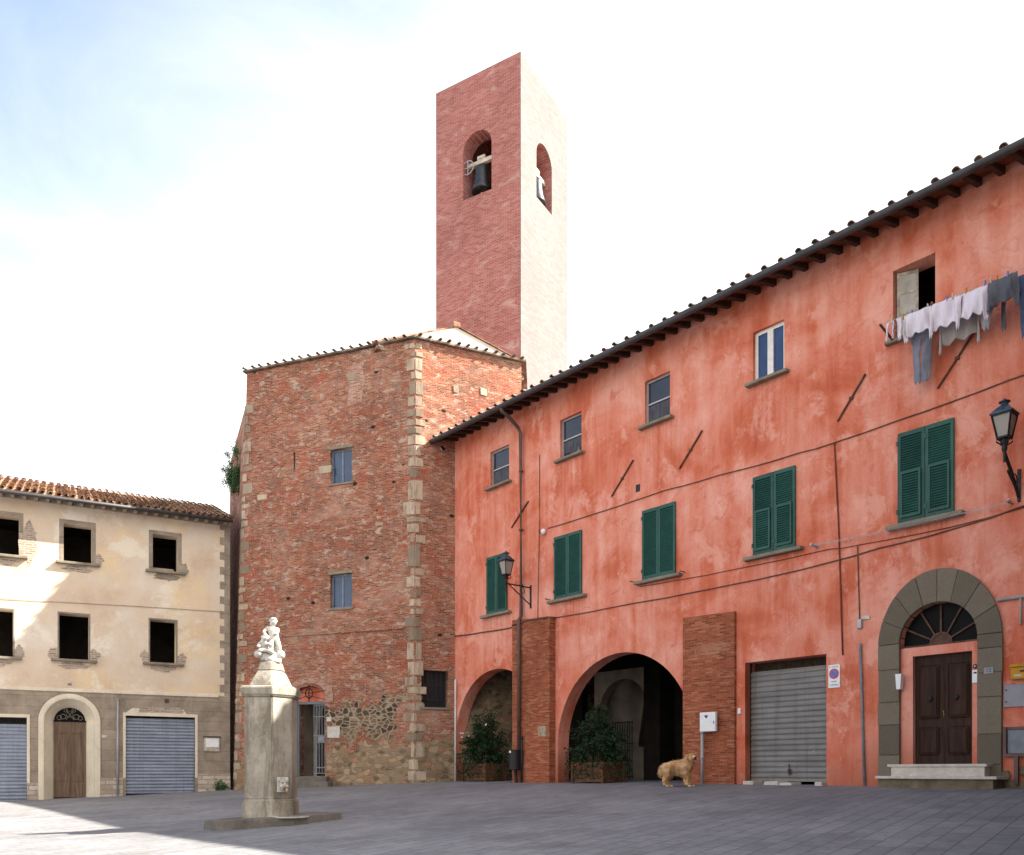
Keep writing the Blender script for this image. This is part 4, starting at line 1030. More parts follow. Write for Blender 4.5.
# clothes line with the washing
t = at('clothes_line', 15.05, 0, 8.92, 'clothes line on brackets under the open top window', 'clothes line')
b = MB()
for u in (0, 1.0, 2.9, 4.3): b.bar((u, 0, -.12), (u - .0, -.66, .04), .035)
b.build('bracket', 'rust', t)
b = MB()
for yy, zz in ((-.30, -.01), (-.45, .02), (-.62, .05)): b.tube([(-.05, yy, zz), (1, yy, zz - .03), (2.0, yy, zz - .045), (2.9, yy, zz - .02), (4.35, yy, zz)], .005, 5)
b.build('line', 'curtain', t)
pg = None
for i, u in enumerate([.22, .45, .62, .92, 1.0, 1.28, 1.38, 1.62, 1.95, 2.05, 2.15, 2.33, 2.7]):
    b = MB(); b.box(u - .010, u + .010, -.64, -.60, -.02, .085); b.build('peg', ['headstock', 'yellow', 'blue_sign'][i % 3], t)
def strip(mb, u0, u1, zt, zb, y, rows=18, cols=14, wave=.012, bow=0.0, taper=0.0, hem=.035, rnd=random, skew=0.0):
    ph = rnd.uniform(0, 6); fr = rnd.uniform(18, 34)
    F, B = [], []
    for j in range(rows + 1):
        t_ = j / rows; z = zt + (zb - zt) * t_; rf_, rb_ = [], []
        for i in range(cols + 1):
            s_ = i / cols; um = (u0 + u1) / 2; hw = (u1 - u0) / 2 * (1 - taper * t_)
            u = um + (s_ * 2 - 1) * hw + skew * t_ + .006 * math.sin(9 * t_ + ph)
            yy = y + wave * 1.25 * (.25 + t_ ** .6) * (math.sin(fr * (u - u0) + ph + 2.2 * t_) + .5 * math.sin(2.3 * fr * (u - u0) + 2 * ph - 3 * t_)) + .05 * math.sin(PI * t_) * math.cos(3 * s_ + ph) + .01 * math.sin(5 * t_ + ph) + bow * math.sin(PI * s_)
            zz = z + hem * t_ * math.sin(13 * s_ + ph) - .015 * math.sin(PI * s_) * (1 - t_)
            rf_.append(mb.bm.verts.new((u, yy - .005, zz))); rb_.append(mb.bm.verts.new((u, yy + .005, zz)))
        F.append(rf_); B.append(rb_)
    for j in range(rows):
        for i in range(cols):
            mb.bm.faces.new((F[j][i], F[j][i + 1], F[j + 1][i + 1], F[j + 1][i])); mb.bm.faces.new((B[j][i], B[j + 1][i], B[j + 1][i + 1], B[j][i + 1]))
        mb.bm.faces.new((F[j][0], F[j + 1][0], B[j + 1][0], B[j][0])); mb.bm.faces.new((F[j][cols], B[j][cols], B[j + 1][cols], F[j + 1][cols]))
    for i in range(cols):
        mb.bm.faces.new((F[0][i], B[0][i], B[0][i + 1], F[0][i + 1])); mb.bm.faces.new((F[rows][i], F[rows][i + 1], B[rows][i + 1], B[rows][i]))
G = 'washing on the clothes line'
def garment(name, u, y, z, mat, label, cat, strips):
    rnd = random.Random(hash(label) % 1000 if False else sum(map(ord, label)))
    b = MB()
    for st_ in strips: strip(b, st_[0], st_[1], st_[2], st_[3], st_[4], rnd=rnd, taper=(st_[5] if len(st_) > 5 else 0), skew=(st_[6] if len(st_) > 6 else 0), wave=(st_[7] if len(st_) > 7 else .010))
    return tag(b.build(name, mat, None, PK.w(u, y, z), (0, 0, PK.rz), smooth=True), label, cat, G)
YF, YM, YB = -.62, -.45, -.30
garment('sock', 15.22, YF, 8.96, 'cloth_white', 'pair of small white socks hanging leftmost on the clothes line', 'sock', [(-.08, -.01, 0, -.36, 0, .2), (.03, .09, 0, -.34, 0, .2)])
garment('stocking', 15.46, YF, 8.96, 'cloth_white', 'pair of long white stockings second from the left on the line', 'stocking', [(-.09, -.0, 0, -.42, 0, .25), (.02, .10, 0, -.44, .01, .25)])
def shirt(u, w, h, mat, label, y=YF, z=8.95, name='shirt'):
    h *= 1.15; w *= 1.04
    garment(name, u, y, z, mat, label, 'shirt', [(-w / 2, w / 2, 0, -h, 0, -.03, 0, .022), (-w / 2 - .04, -w / 2 + .04, -.02, -h * 1.25, -.014, .2, -.02), (w / 2 - .04, w / 2 + .05, -.02, -h * 1.3, -.014, .2, .03)])
shirt(15.79, .40, .38, 'cloth_white', 'white shirt on the line just right of the white stockings', z=8.96)
shirt(16.28, .42, .43, 'cloth_white', 'white shirt in the middle of three white shirts on the line')
shirt(16.77, .42, .42, 'cloth_white', 'white shirt next to the slate grey shirt on the line', z=8.93)
shirt(17.29, .40, .40, 'cloth_slate', 'slate grey shirt on the line right of the white shirts', z=8.95)
garment('trousers', 15.72, YB, 8.62, 'denim_pale', 'faded grey jeans hanging behind the white stockings and shirt', 'trousers', [(-.22, .20, .28, -.1, 0, .05), (-.21, -.02, -.05, -.93, 0, .25, .03), (.02, .2, -.05, -.92, .01, .25, -.05)])
garment('vest', 16.10, YB, 8.86, 'cloth_beige', 'narrow pale garment hanging behind the gap between white shirts', 'vest', [(-.06, .06, .05, -.62, 0, .2)])
shirt(16.42, .62, .55, 'cloth_beige', 'grey beige shirt hanging behind the white shirts', y=YB, z=8.88)
garment('top', 16.94, YM, 8.9, 'cloth_grey', 'pale grey top hanging behind the rightmost white shirt', 'shirt', [(-.25, .2, 0, -.35, 0, .0), (-.14, .16, -.3, -.72, 0, .6)])
garment('jacket_sleeve', 17.2, YB, 8.85, 'cloth_slate', 'dark slate scarf hanging behind the slate grey shirt', 'scarf', [(-.06, .06, .02, -.72, 0, .15)])
garment('trousers', 17.72, YM, 8.93, 'denim', 'blue jeans at the right end of the clothes line', 'trousers', [(-.22, .22, 0, -.35, 0, .05), (-.22, -.02, -.3, -1.12, 0, .15, .03), (.03, .22, -.3, -1.1, .01, .15)])
bpy.data.objects['jacket_sleeve'].name = 'scarf'

# ================================================================== the brick church
ch = empty('church', CH.w(0, 0), CH.rz, 'old brick church apse with pale stone quoins and a low tiled roof', 'church')
TOP = 14.38
fw = [(-7.40, BOT), (-4.80, BOT), (-4.80, 2.62)] + arc(-4.15, 2.62, .65, seg=14, squash=.55)[1:-1] + [(-3.50, 2.62), (-3.50, BOT), (0, BOT), (0, TOP), (-6.81, TOP)]
CW = [(-3.29, -2.43, 9.94, 11.12), (-3.29, -2.43, 5.63, 6.80)]
wall_panel('front_wall', fw, [rect(*h) for h in CW] + [rect(-4.81, -4.74, 10.62, 11.25)], .6, 'brick_church', ch)
AR = R(45.7)
sw = empty  # (side walls are turned parts of the church)
gh = (.22, 1.17, 2.14, 3.38)
wall_panel('side_wall', [(0, BOT), (7.5, BOT), (7.5, 8.5), (3.92, 8.5), (3.92, TOP), (0, TOP)], [rect(*gh)], .55, 'brick_church_side', ch, rot=(0, 0, AR))
# left flank, leaning like the corner it meets
b = MB()
ld = Vector((-math.cos(AR), math.sin(AR), 0)) * 6.0
kt, kb = Vector((-6.86, .02, 13.3)), Vector((-7.40, .02, BOT))
b.quad(tuple(kb), tuple(kt), tuple(kt + ld), tuple(kb + ld)); b.quad(tuple(kt), tuple(kt + Vector((.9, .4, 0))), tuple(kt + ld + Vector((.9, .4, 0))), tuple(kt + ld))
b.quad(tuple(kb + ld), tuple(kt + ld), tuple(kt + ld + Vector((3, 1, 0))), tuple(kb + ld + Vector((3, 1, 0))))
b.build('flank_wall', 'brick_church', ch)
b = MB()   # body of the building behind the apse
b.prism([(-6.8, .62), (-.4, .62), (2.4, 3.3), (2.4, 9.5), (-8, 9.5), (-8.4, 2.4)], 5.0, 12.9); b.prism([(-6.8, .03), (-6.3, .03), (-6.3, 1.2), (-6.8, 1.2)], 12.9, 14.38)
b.prism([(-6.6, .62), (-5.0, .62), (-5.0, 4), (-6.6, 4)], BOT, 4.99); b.prism([(-2.9, .62), (-.4, .62), (2.2, 3.2), (2.2, 6.0), (-2.9, 6.0)], BOT, 2.0)
b.build('nave', 'brick_church', ch)
# quoins
def quoins(side):
    z = -.35; k = 0; rnd = random.Random(5 if side == 'c' else 9)
    def one(poly, z, h):
        b = MB(); b.prism([(p[0] + rnd.uniform(-.01, .01), p[1]) for p in poly], z + .008 + rnd.uniform(0, .01), z + h - .008 - rnd.uniform(0, .01))
        bmesh.ops.bevel(b.bm, geom=list(b.bm.edges), offset=rnd.uniform(.02, .05), segments=2, affect='EDGES')
        for v in b.bm.verts: v.co += Vector((rnd.uniform(-.012, .012), rnd.uniform(-.004, .004), rnd.uniform(-.012, .012)))
        b.build('quoin_stone', 'quoin', ch)
    while z < TOP - .25:
        h = rnd.uniform(.24, .46)
        if side == 'c' and rnd.random() < .25: h = rnd.uniform(.5, .8)
        if z + h > TOP - .02: h = TOP - .02 - z
        a = rnd.uniform(.24, .50) if k % 2 else rnd.uniform(.10, .34); c = rnd.uniform(.24, .42) if not k % 2 else rnd.uniform(.08, .30)
        pr = .012 + rnd.uniform(0, .012)
        if side == 'c':
            r = Vector((math.cos(AR), math.sin(AR))); nr = Vector((math.sin(AR), -math.cos(AR)))
            tip = Vector((0, -pr)) + Vector((math.tan(AR / 2) * pr, 0))
            poly = [(-a, -pr), (tip.x, tip.y), tuple(r * c + nr * pr), tuple(r * c - nr * .1), (0, .1), (-a, .1)]
            one(poly, z, h)
        else:
            xk = -7.40 + (z + h / 2 - BOT) / (TOP - BOT) * .59; l2 = Vector((-math.cos(AR), math.sin(AR)))
            poly = [(xk - .012, -pr), (xk + a * .85, -pr), (xk + a * .85, .1), (xk, .1), (xk + l2.x * c * .7, l2.y * c * .7), (xk + l2.x * c * .7 - .02, l2.y * c * .7 - .02)]
            if z < 13.2: one(poly, z, h)
        z += h; k += 1
quoins('c'); quoins('k')
# single pale stones let into the brick
b = MB()
for (x, z, w, h) in ((-6.35, 9.72, .42, .2), (-3.75, 10.35, .5, .26), (-4.4, 13.1, .3, .14), (-2.6, 13.4, .4, .2), (-1.5, 8.3, .3, .12), (-5.6, 6.6, .26, .14)):
    b = MB(); b.box(x, x + w, -.02, .05, z, z + h, .015, jit=.015); b.build('pale_stone', 'quoin', ch)
b = MB()
for (x, z, w, h) in ((1.35, 12.85, .22, .24), (2.35, 12.95, .24, .25), (3.25, 12.75, .3, .18), (2.5, 12.25, .34, .16)):
    b = MB(); b.box(x, x + w, -.02, .05, z, z + h, .015, jit=.015); b.build('pale_stone', 'quoin', ch, rot=(0, 0, AR))
b = MB(); b.plate([(-2.62, 12.55), (-2.05, 12.6), (-1.98, 13.0), (-1.9, 13.3), (-2.05, 13.95), (-2.35, 14.0), (-2.65, 13.6), (-2.55, 13.2)], -.006, .01); b.build('repair_patch', 'brick_patch', ch)
# windows
for i, h in enumerate(CW):
    x0, x1, z0, z1 = h; fr = MB(); w = .055; y = .12
    fr.box(x0, x0 + w, y, y + .06, z0, z1); fr.box(x1 - w, x1, y, y + .06, z0, z1); fr.box(x0 + w, x1 - w, y, y + .06, z0, z0 + w); fr.box(x0 + w, x1 - w, y, y + .06, z1 - w, z1)
    xm = (x0 + x1) / 2; fr.box(xm - .03, xm + .03, y - .004, y + .05, z0 + w, z1 - w)
    f = fr.build('window', 'frame_grey', ch)
    p = MB()
    for (pa, pc, tl) in ((x0 + w * .5, xm, 1), (xm, x1 - w * .5, -1)): p.quad((pa, y + .03 + .006 * tl, z0 + .03), (pc, y + .03, z0 + .03), (pc, y + .03 - .01, z1 - .03), (pa, y + .03 - .01 + .006 * tl, z1 - .03))
    p.build('pane', 'glass_painted_sky', f, recalc=False)
    b = MB(); b.box(x0 - .08, x1 + .06, -.03, .3, z1 + .002, z1 + .10, .01, jit=.008); b.build('lintel', 'sill', ch)
    b = MB(); b.box(x0 - .06, x1 + .06, -.04, .2, z0 - .07, z0 - .003, .01); b.build('window_sill', 'sill', ch)
g2 = MB()
x0, x1, z0, z1 = gh
for i in range(6): g2.bar((x0 + .08 + i * (x1 - x0 - .16) / 5, .06, z0), (x0 + .08 + i * (x1 - x0 - .16) / 5, .06, z1), .022)
for z in (z0 + .25, z0 + .75): g2.bar((x0, .06, z), (x1, .06, z), .022)
gw = g2.build('window_grille', 'iron', ch, rot=(0, 0, AR))
b = MB(); b.box(x0, x1, .28, .31, z0, z1); b.build('pane', 'glass_dark', gw)
b = MB(); b.box(x0 - .06, x1 + .1, -.05, .1, z0 - .08, z0 - .003, .01); b.build('window_sill', 'sill', ch, rot=(0, 0, AR))
# doorway, gate, steps
b = MB(); b.box(-5.05, -4.99, .6, 3.6, BOT, 3.4); b.box(-4.99, -2.91, 3.6, 3.75, BOT, 3.5); b.box(-4.99, -2.91, .62, 3.6, 3.4, 3.5); b.box(-4.99, -2.91, .6, 3.6, -.3, -.18)
b.build('porch_room', 'inner', ch)
wall_panel('inner_wall', [(-4.98, -.18), (-4.98, 3.39), (-2.92, 3.39), (-2.92, 2.9), (-4.1, 2.9)] + [(-4.1 - .75 * math.sin(q * PI / 20) , 2.9 - 1.9 * (1 - math.cos(q * PI / 20))) for q in range(1, 11)] + [(-4.85, -.18)], [], .12, 'gable', ch, y0=1.5)
b = MB(); b.box(-4.79, -3.51, .2, .28, 2.36, 2.44); b.box(-4.79, -4.72, .2, .28, -.18, 2.36); b.box(-3.58, -3.51, .2, .28, -.18, 2.36); b.build('door_frame', 'frame_grey', ch)
wall_panel('tympanum', [(-4.79, 2.45), (-3.51, 2.45), (-3.51, 2.62)] + arc(-4.15, 2.62, .64, 0, PI, 12, squash=.55)[1:-1] + [(-4.79, 2.62)], [], .1, 'pink', ch, y0=.22)
b = MB()
for i in range(5): b.bar((-4.02 + i * .11, .1, -.1), (-4.02 + i * .11, .1, 2.33), .02)
for z in (-.08, .12, 1.0, 1.25, 1.9, 2.31): b.bar((-4.04, .1, z), (-3.54, .1, z), .03)
b.box(-3.85, -3.6, .08, .13, 1.02, 1.22)
b.build('iron_gate', 'frame_grey', ch)
b = MB()
for s_ in (-1, 1):
    b.tube([(-4.15 + s_ * .15 * math.cos(q * PI / 5), -.02, 2.72 + .17 * math.sin(q * PI / 5)) for q in range(11)], .018, 6)
    b.tube([(-4.15, -.02, 2.72), (-4.15 + s_ * .7, -.02, 2.80)], .014, 6); b.tube([(-4.15, -.02, 2.64), (-4.15 + s_ * .68, -.02, 2.48)], .012, 6)
b.bar((-4.15, -.02, 2.42), (-4.15, -.02, 3.02), .03)
b.build('door_ornament', 'iron', ch)
b = MB(); b.box(-5.1, -3.3, -.25, .62, -.8, -.19, .02); b.box(-5.3, -3.0, -.6, -.252, -.9, -.36, .02); b.build('door_step', 'slab', ch)
b = MB(); b.sweep_arch(-4.15, 2.64, 2.4, [(.66, -.025), (.66, .05), (.98, .05), (.98, -.025)], 18, squash=.66); b.build('brick_arch', 'brick_patch', ch)
b = MB(); b.box(-5.3, -.4, -.05, .01, 4.76, 4.83, jit=.01); b.build('string_course', 'brick_church', ch)
# roof
b = MB()
ov = .12
rr = Vector((math.cos(AR), math.sin(AR))); nn = Vector((math.sin(AR), -math.cos(AR)))
e0 = Vector((-7.0, -ov)); e1 = Vector((math.tan(AR / 2) * ov, -ov)); e2 = rr * 4.05 + nn * ov; e3 = Vector((rr.x * 4.05 - 1.1, rr.y * 4.05 + 1.1)); 
apex = (-1.5, 4.2)
top = 14.44
ring = [(-6.9, e0.y), tuple(e1), tuple(e2), (2.0, 5.5), (-5.2, 5.5), (-6.86, 1.0)]
lo = [b.bm.verts.new((p[0], p[1], top - .05)) for p in ring]; hi = [b.bm.verts.new((p[0], p[1], top + .012)) for p in ring]
ap = b.bm.verts.new((-3.0, 4.0, top + .85))
for i in range(6):
    j = (i + 1) % 6; b.bm.faces.new((lo[i], lo[j], hi[j], hi[i])); b.bm.faces.new((hi[i], hi[j], ap))
b.bm.faces.new(lo[::-1])
rfc = b.build('roof', 'tiles_dark', ch)
b = MB(); coppi(b, -6.80, -.1, .34, .062, -ov - .04, top - .005, R(12), 1.2); b.build('roof_tiles', 'tiles_moss', rfc)
b = MB(); coppi(b, .15, 3.95, .34, .062, -ov - .04, top - .005, R(12), .8); b.build('roof_tiles', 'tiles_moss', rfc, rot=(0, 0, AR))
# pale gable rising behind, parallel to the side wall
b = MB(); gp = [(-1.0, 14.3), (4.4, 14.3), (4.3, 14.85), (1.8, 15.56), (-1.0, 14.45)]
b.plate(gp, .85, 1.15); gb_ = b.build('gable', 'gable', ch, rot=(0, 0, AR))
b = MB()
for (p, q) in (((4.42, 14.84), (1.8, 15.58)), ((1.8, 15.58), (-1.15, 14.44))):
    n = 9
    for i in range(n):
        t0 = i / n; t1 = (i + 1.1) / n
        b.tube([(p[0] + (q[0] - p[0]) * t0, .95, p[1] + (q[1] - p[1]) * t0), (p[0] + (q[0] - p[0]) * t1, .95, p[1] + (q[1] - p[1]) * t1 + .02)], .075, 8)
b.prism([(-1.1, .8), (4.4, .8), (4.4, 4), (-1.1, 4)], 14.2, 14.3)
slab(b, 1.8, 4.4, .8, 4.0, 15.6, 15.7, .02)
for v in b.bm.verts:
    if v.co.y > .79 and v.co.z > 15.55 and v.co.x > 4.3: v.co.z -= .75
b.build('verge_tiles', 'tiles', gb_, smooth=False)
b = MB(); b.box(1.66, 1.94, .8, 1.15, 15.55, 15.75, .03); b.build('ridge_stone', 'tiles', gb_)
# plaques on the church
def plaque(x0, x1, z0, z1, label, lines):
    t = empty('wall_plaque', CH.w((x0 + x1) / 2, -.004, (z0 + z1) / 2), CH.rz, label, 'plaque')
    w = (x1 - x0) / 2; h = (z1 - z0) / 2; b = MB(); b.box(-w, w, -.02, 0, -h, h, .004); b.build('plate', 'marble', t)
    return t
plaque(-3.40, -2.90, 1.15, 1.54, 'pale marble plaque on the brick wall right of the church door', 3)
plaque(-3.43, -3.24, 1.72, 1.88, 'tiny white plate above the larger plaque by the church door', 1)
# plant growing from the church flank
e = empty('wall_plant', CH.w(-8.3, 1.15, 11.35), CH.rz, 'green shrub growing out of the left flank of the brick church', 'plant')
lf = MB(); st = MB(); rnd = random.Random(8)
for s_ in range(34):
    a = rnd.uniform(-.3, 2.4); p0_ = Vector((rnd.uniform(-.5, .5), rnd.uniform(-.35, .35), rnd.uniform(-1.1, 1.2)));  p2 = p0_ + Vector((-.55 * rnd.random() - .05, .2 * rnd.gauss(0, 1), rnd.gauss(-.15, .45)))
    st.tube([p0_, p0_.lerp(p2, .5) + Vector((0, 0, .1)), p2], .012, 5, taper=.4)
    for j in range(150):
        q = p0_.lerp(p2, rnd.random()) + Vector((rnd.gauss(0, .10), rnd.gauss(0, .1), rnd.gauss(0, .14))); d_ = Vector((rnd.gauss(-.3, 1), rnd.gauss(0, 1), rnd.gauss(-.2, 1))).normalized(); sd = d_.cross(Vector((rnd.gauss(0, 1), rnd.gauss(0, 1), rnd.gauss(0, 1)))).normalized() * .03; L = .1
        lf.bm.faces.new([lf.bm.verts.new(q), lf.bm.verts.new(q + d_ * L * .5 + sd), lf.bm.verts.new(q + d_ * L), lf.bm.verts.new(q + d_ * L * .5 - sd)])
st.build('stem', 'stem', e); lf.build('foliage', 'ivy', e, recalc=False)
e.scale = (.5, .5, .62)

# ================================================================== the bell tower
tw = empty('bell_tower', TW.w(0, 0), TW.rz, 'tall square red brick bell tower with an arched opening on each face', 'tower')
TT = 30.47; TS = 4.37
op = arch_hole(-2.91, -1.42, 25.15, 27.2, 20)
wall_panel('wall', rect(-TS, 0, BOT, TT), [op], .7, 'brick_tower', tw)
opr = arch_hole(1.36, 2.79, 25.1, 27.05, 20)
wall_panel('wall', rect(.701, TS - .701, BOT, TT), [opr], .7, 'brick_tower', tw, rot=(0, 0, PI / 2))
wall_panel('wall', rect(-TS, 0, BOT, TT), [], .7, 'brick_tower', tw, y0=TS - .7)
wall_panel('wall', rect(.701, TS - .701, BOT, TT), [], .7, 'brick_tower', tw, loc=(-TS + .7, 0, 0), rot=(0, 0, PI / 2))
wall_panel('painted_sun_facing', rect(.004, TS, BOT, TT), [opr], .04, 'brick_painted_sun', tw, y0=-.041, rot=(0, 0, PI / 2))  # thin skin over the red brick that carries the painted sunlight
b = MB(); b.box(-TS + .71, -.71, .71, TS - .71, 24.4, 24.6); b.box(-TS + .71, -.71, .71, TS - .71, 29.9, 30.2); b.build('floor_slab', 'brick_tower', tw)
def bell(x, y, z, rz, label):
    p = TW.w(x, y, z); t = empty('bell', p, TW.rz + rz, label, 'bell', 'bells in the tower openings')
    b = MB(); b.lathe([(.43, -1.18), (.455, -1.16), (.40, -1.0), (.33, -.75), (.29, -.45), (.27, -.2), (.22, -.08), (.08, -.03), (.05, .04)], 24)
    b.build('bell_body', 'bronze', t, smooth=True)
    b = MB(); b.tube([(0, 0, -.6), (0, 0, -1.22)], .025, 8); ellipsoid(b, (0, 0, -1.22), (.07, .07, .09)); b.build('clapper', 'brass', t, smooth=True)
    b = MB(); b.box(-.74, .74, -.09, .09, .04, .22, .02); b.box(-.2, .2, -.1, .1, .221, .40, .03); b.build('headstock', 'headstock', t)
    b = MB(); b.tube([(-.62 + .3 * math.cos(q * PI / 6), -.18, .0 + .3 * math.sin(q * PI / 6)) for q in range(13)], .025, 6); b.bar((-.62, -.18, -.3), (-.62, -.18, .3), .03); b.bar((-.92, -.18, 0), (-.3, -.18, 0), .03); b.build('wheel', 'pipe_grey', t)
    return t
bell(-2.12, .32, 26.62, 0, 'dark bronze bell in the shaded left opening of the tower')
bell(-.36, 2.03, 26.45, PI / 2, 'bronze bell in the sunlit right opening of the tower')

# ================================================================== the cream house on the left
lb = empty('house', LB.w(0, 0), LB.rz, 'flaking cream house with empty black windows and a grey ground floor', 'house')
UL = -12.5
LW = [(-7.58, -6.73, 7.11, 8.41), (-5.42, -4.57, 7.09, 8.39), (-2.63, -1.80, 7.11, 8.39), (-7.78, -6.9, 3.76, 5.31), (-5.55, -4.66, 3.79, 5.33), (-2.72, -1.86, 3.84, 5.36)]
LW += [(-10.0, -9.15, 7.11, 8.41), (-10.2, -9.3, 3.76, 5.31)]
up = [(UL, 2.74), (0, 2.74), (0, 9.2), (UL, 9.2)]
wall_panel('upper_wall', up, [rect(*h) for h in LW], .5, 'cream', lb)
dw = [(UL, BOT), (-8.8, BOT), (-8.8, 1.77), (-6.50, 1.77), (-6.50, BOT), (-5.98, BOT), (-5.98, 1.68)] + arc(-5.23, 1.68, .75, seg=20)[1:-1] + [(-4.48, 1.68), (-4.48, BOT), (-3.50, BOT), (-3.50, 1.93), (-1.22, 1.93), (-1.22, BOT), (0, BOT), (0, 2.739), (UL, 2.739)]
wall_panel('lower_wall', dw, [], .5, 'grey_render', lb, y0=-.012)
b = MB(); b.box(UL, 0, 7.6, 8.0, BOT, 9.2); b.box(UL, UL + .4, .5, 7.6, BOT, 9.2); b.box(-.4, -.01, .5, 7.6, BOT, 9.2); b.build('rear_wall', 'cream', lb)
b = MB(); b.box(UL + .41, -.41, .5, 7.59, 2.6, 2.75); b.box(UL + .41, -.41, .5, 7.59, 6.0, 6.15); b.box(UL + .41, -.41, .5, 7.59, 9.0, 9.15)
b.box(UL + .41, -.41, 4.3, 4.45, 2.76, 8.99); b.box(-6.2, -6.05, .5, 4.3, 2.76, 8.99); b.box(-3.7, -3.55, .5, 4.3, 2.76, 8.99); b.box(UL + .41, -.41, 1.4, 1.5, BOT, 2.59)
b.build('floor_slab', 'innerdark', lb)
# grey toothed quoin strip and cornice band
b = MB()
poly = [(-.004, 2.76), (-.004, 9.1)]
z = 9.1; k = 0
pts = []
while z > 2.8:
    w = .36 if k % 2 == 0 else .20; zn = max(2.76, z - .27); pts += [(-w, z), (-w, zn)]; z = zn; k += 1
b.plate([(-.004, 2.76), (-.004, 9.1)] + pts, -.016, -.0012); b.build('quoin_strip', 'grey_render', lb)
b = MB(); b.box(UL, -.4, -.05, -.001, 2.68, 2.80, .012); b.build('string_course', 'surround', lb)
b = MB(); b.tube([(UL, -.02, 5.58), (-9, -.02, 5.6), (-5.55, -.02, 5.70), (-3.4, -.02, 5.77), (-.05, -.02, 5.84)], .010, 6); b.build('cable', 'rafter_grey', lb)
# window surrounds, sills, broken plaster
def blob(cx, cz, rx, rz, seed, n=26):
    rnd = random.Random(seed); ph = [rnd.uniform(0, 6) for _ in range(4)]
    return [(cx + rx * math.cos(a) * (1 + .20 * math.sin(3 * a + ph[0]) + .13 * math.sin(7 * a + ph[1]) + .08 * math.sin(13 * a + ph[3])), cz + rz * math.sin(a) * (1 + .22 * math.sin(4 * a + ph[2]) + .12 * math.sin(9 * a + ph[1]))) for a in [2 * PI * i / n for i in range(n)]]
for i, (x0, x1, z0, z1) in enumerate(LW):
    upr = z0 > 6
    sill(lb, x0 - .24, x1 + .26, z0 - .002, .15, .085, 'sill')
    b = MB()
    if upr:
        w = .13
        b.box(x0 - w, x0 - .002, -.006, .0, z0, z1 + w); b.box(x1 + .002, x1 + w, -.006, .0, z0, z1 + w); b.box(x0 - .002, x1 + .002, -.006, 0, z1 + .002, z1 + w)
        b.build('window_surround', 'grey_render', lb)
    else:
        w = .05
        b.box(x0 - w, x0 - .002, -.006, .0, z0, z1 + w); b.box(x1 + .002, x1 + w, -.006, .0, z0, z1 + w); b.box(x0 - .002, x1 + .002, -.006, 0, z1 + .002, z1 + w); b.build('window_surround', 'sill', lb)
    b = MB(); sd = 20 + i * 7
    for q, (cx, cz, rx, rz) in enumerate(((x0 - .16, z0 + .18, .17, .20), (x1 + .17, z0 + .15, .18, .22), ((x0 + x1) / 2, z0 - .20, .42, .13))):
        if upr and q == 0: continue
        y_ = -.0035 - .0012 * q
        P_ = [(min(p[0], x0 - .003) if q == 0 else (max(p[0], x1 + .003) if q == 1 else p[0]), p[1]) for p in blob(cx, cz, rx, rz, sd + q)]
        b.plate(P_, y_, y_ + .0009)
    b.build('bare_patch', 'brick_bare' if not (upr and i == 2) else 'grey_render', lb)
b = MB()
b.plate(blob(-6.45, 7.6, .26, .62, 77), -.0072, -.0063); b.build('bare_patch', 'brick_bare', lb)
b = MB(); b.box(-2.72, -1.9, .35, .38, 7.11, 7.28); b.build('window_board', 'rafter_grey', lb)
# entrance arch, door, garages
b = MB(); b.sweep_arch(-5.23, 1.68, BOT, [(.76, .10), (.76, -.06), (.80, -.075), (.92, -.075), (.935, -.06), (.935, -.013), (.80, -.012), (.80, .1)], 26); b.build('door_surround', 'surround', lb)
b = MB(); b.sweep_arch(-5.23, 1.68, BOT, [(.48, .36), (.755, -.02), (.757, .40), (.48, .40)], 26); b.build('door_reveal', 'surround', lb)
d = MB()
for (dx0, dx1) in ((-5.71, -5.233), (-5.227, -4.75)):
    d.box(dx0, dx1, .30, .35, -.9, 1.68)
    for (pz0, pz1) in ((-.35, 1.32),): 
        d.box(dx0 + .07, dx0 + .09, .285, .299, pz0, pz1); d.box(dx1 - .09, dx1 - .07, .285, .299, pz0, pz1); d.box(dx0 + .09, dx1 - .09, .285, .299, pz1 - .03, pz1); d.box(dx0 + .09, dx1 - .09, .285, .299, pz0, pz0 + .03)
d.box(-5.25, -5.21, .27, .2995, -.9, 1.68); d.build('door', 'door_old', lb)
b = MB(); b.box(-5.72, -4.74, .28, .34, 1.681, 1.73); 
b.plate(arc(-5.23, 1.735, .47, seg=16), .345, .355); fg = b.build('fanlight', 'glass_black', lb)
b = MB()
for s_ in (-1, 1):
    for (r_, cx, cz) in ((.10, .0, .2), (.085, .2, .12), (.07, .32, .08), (.06, .12, .34)):
        b.tube([(-5.23 + s_ * cx + r_ * math.cos(q * PI / 6), .32, 1.735 + cz + r_ * math.sin(q * PI / 6)) for q in range(13)], .010, 5)
b.bar((-5.35, .32, 1.75), (-5.1, .32, 2.1), .016); b.bar((-5.1, .32, 1.75), (-5.35, .32, 2.1), .016)
b.build('fanlight_grille', 'sill', fg)
roller(lb, -3.498, -1.222, -.72, 1.86, .10, 'roller_blue', pitch=.115)
roller(lb, -8.798, -6.502, -.95, 1.55, .10, 'roller_blue', pitch=.115)
b = MB(); b.bm.clear()
for i in range(24):
    x = -8.8 + i * .1; b.bar((x, .09, 1.56), (x + .1, .09, 1.75), .012); b.bar((x + .1, .09, 1.56), (x, .09, 1.75), .012)
b.build('vent_grille', 'iron', lb)
b = MB()
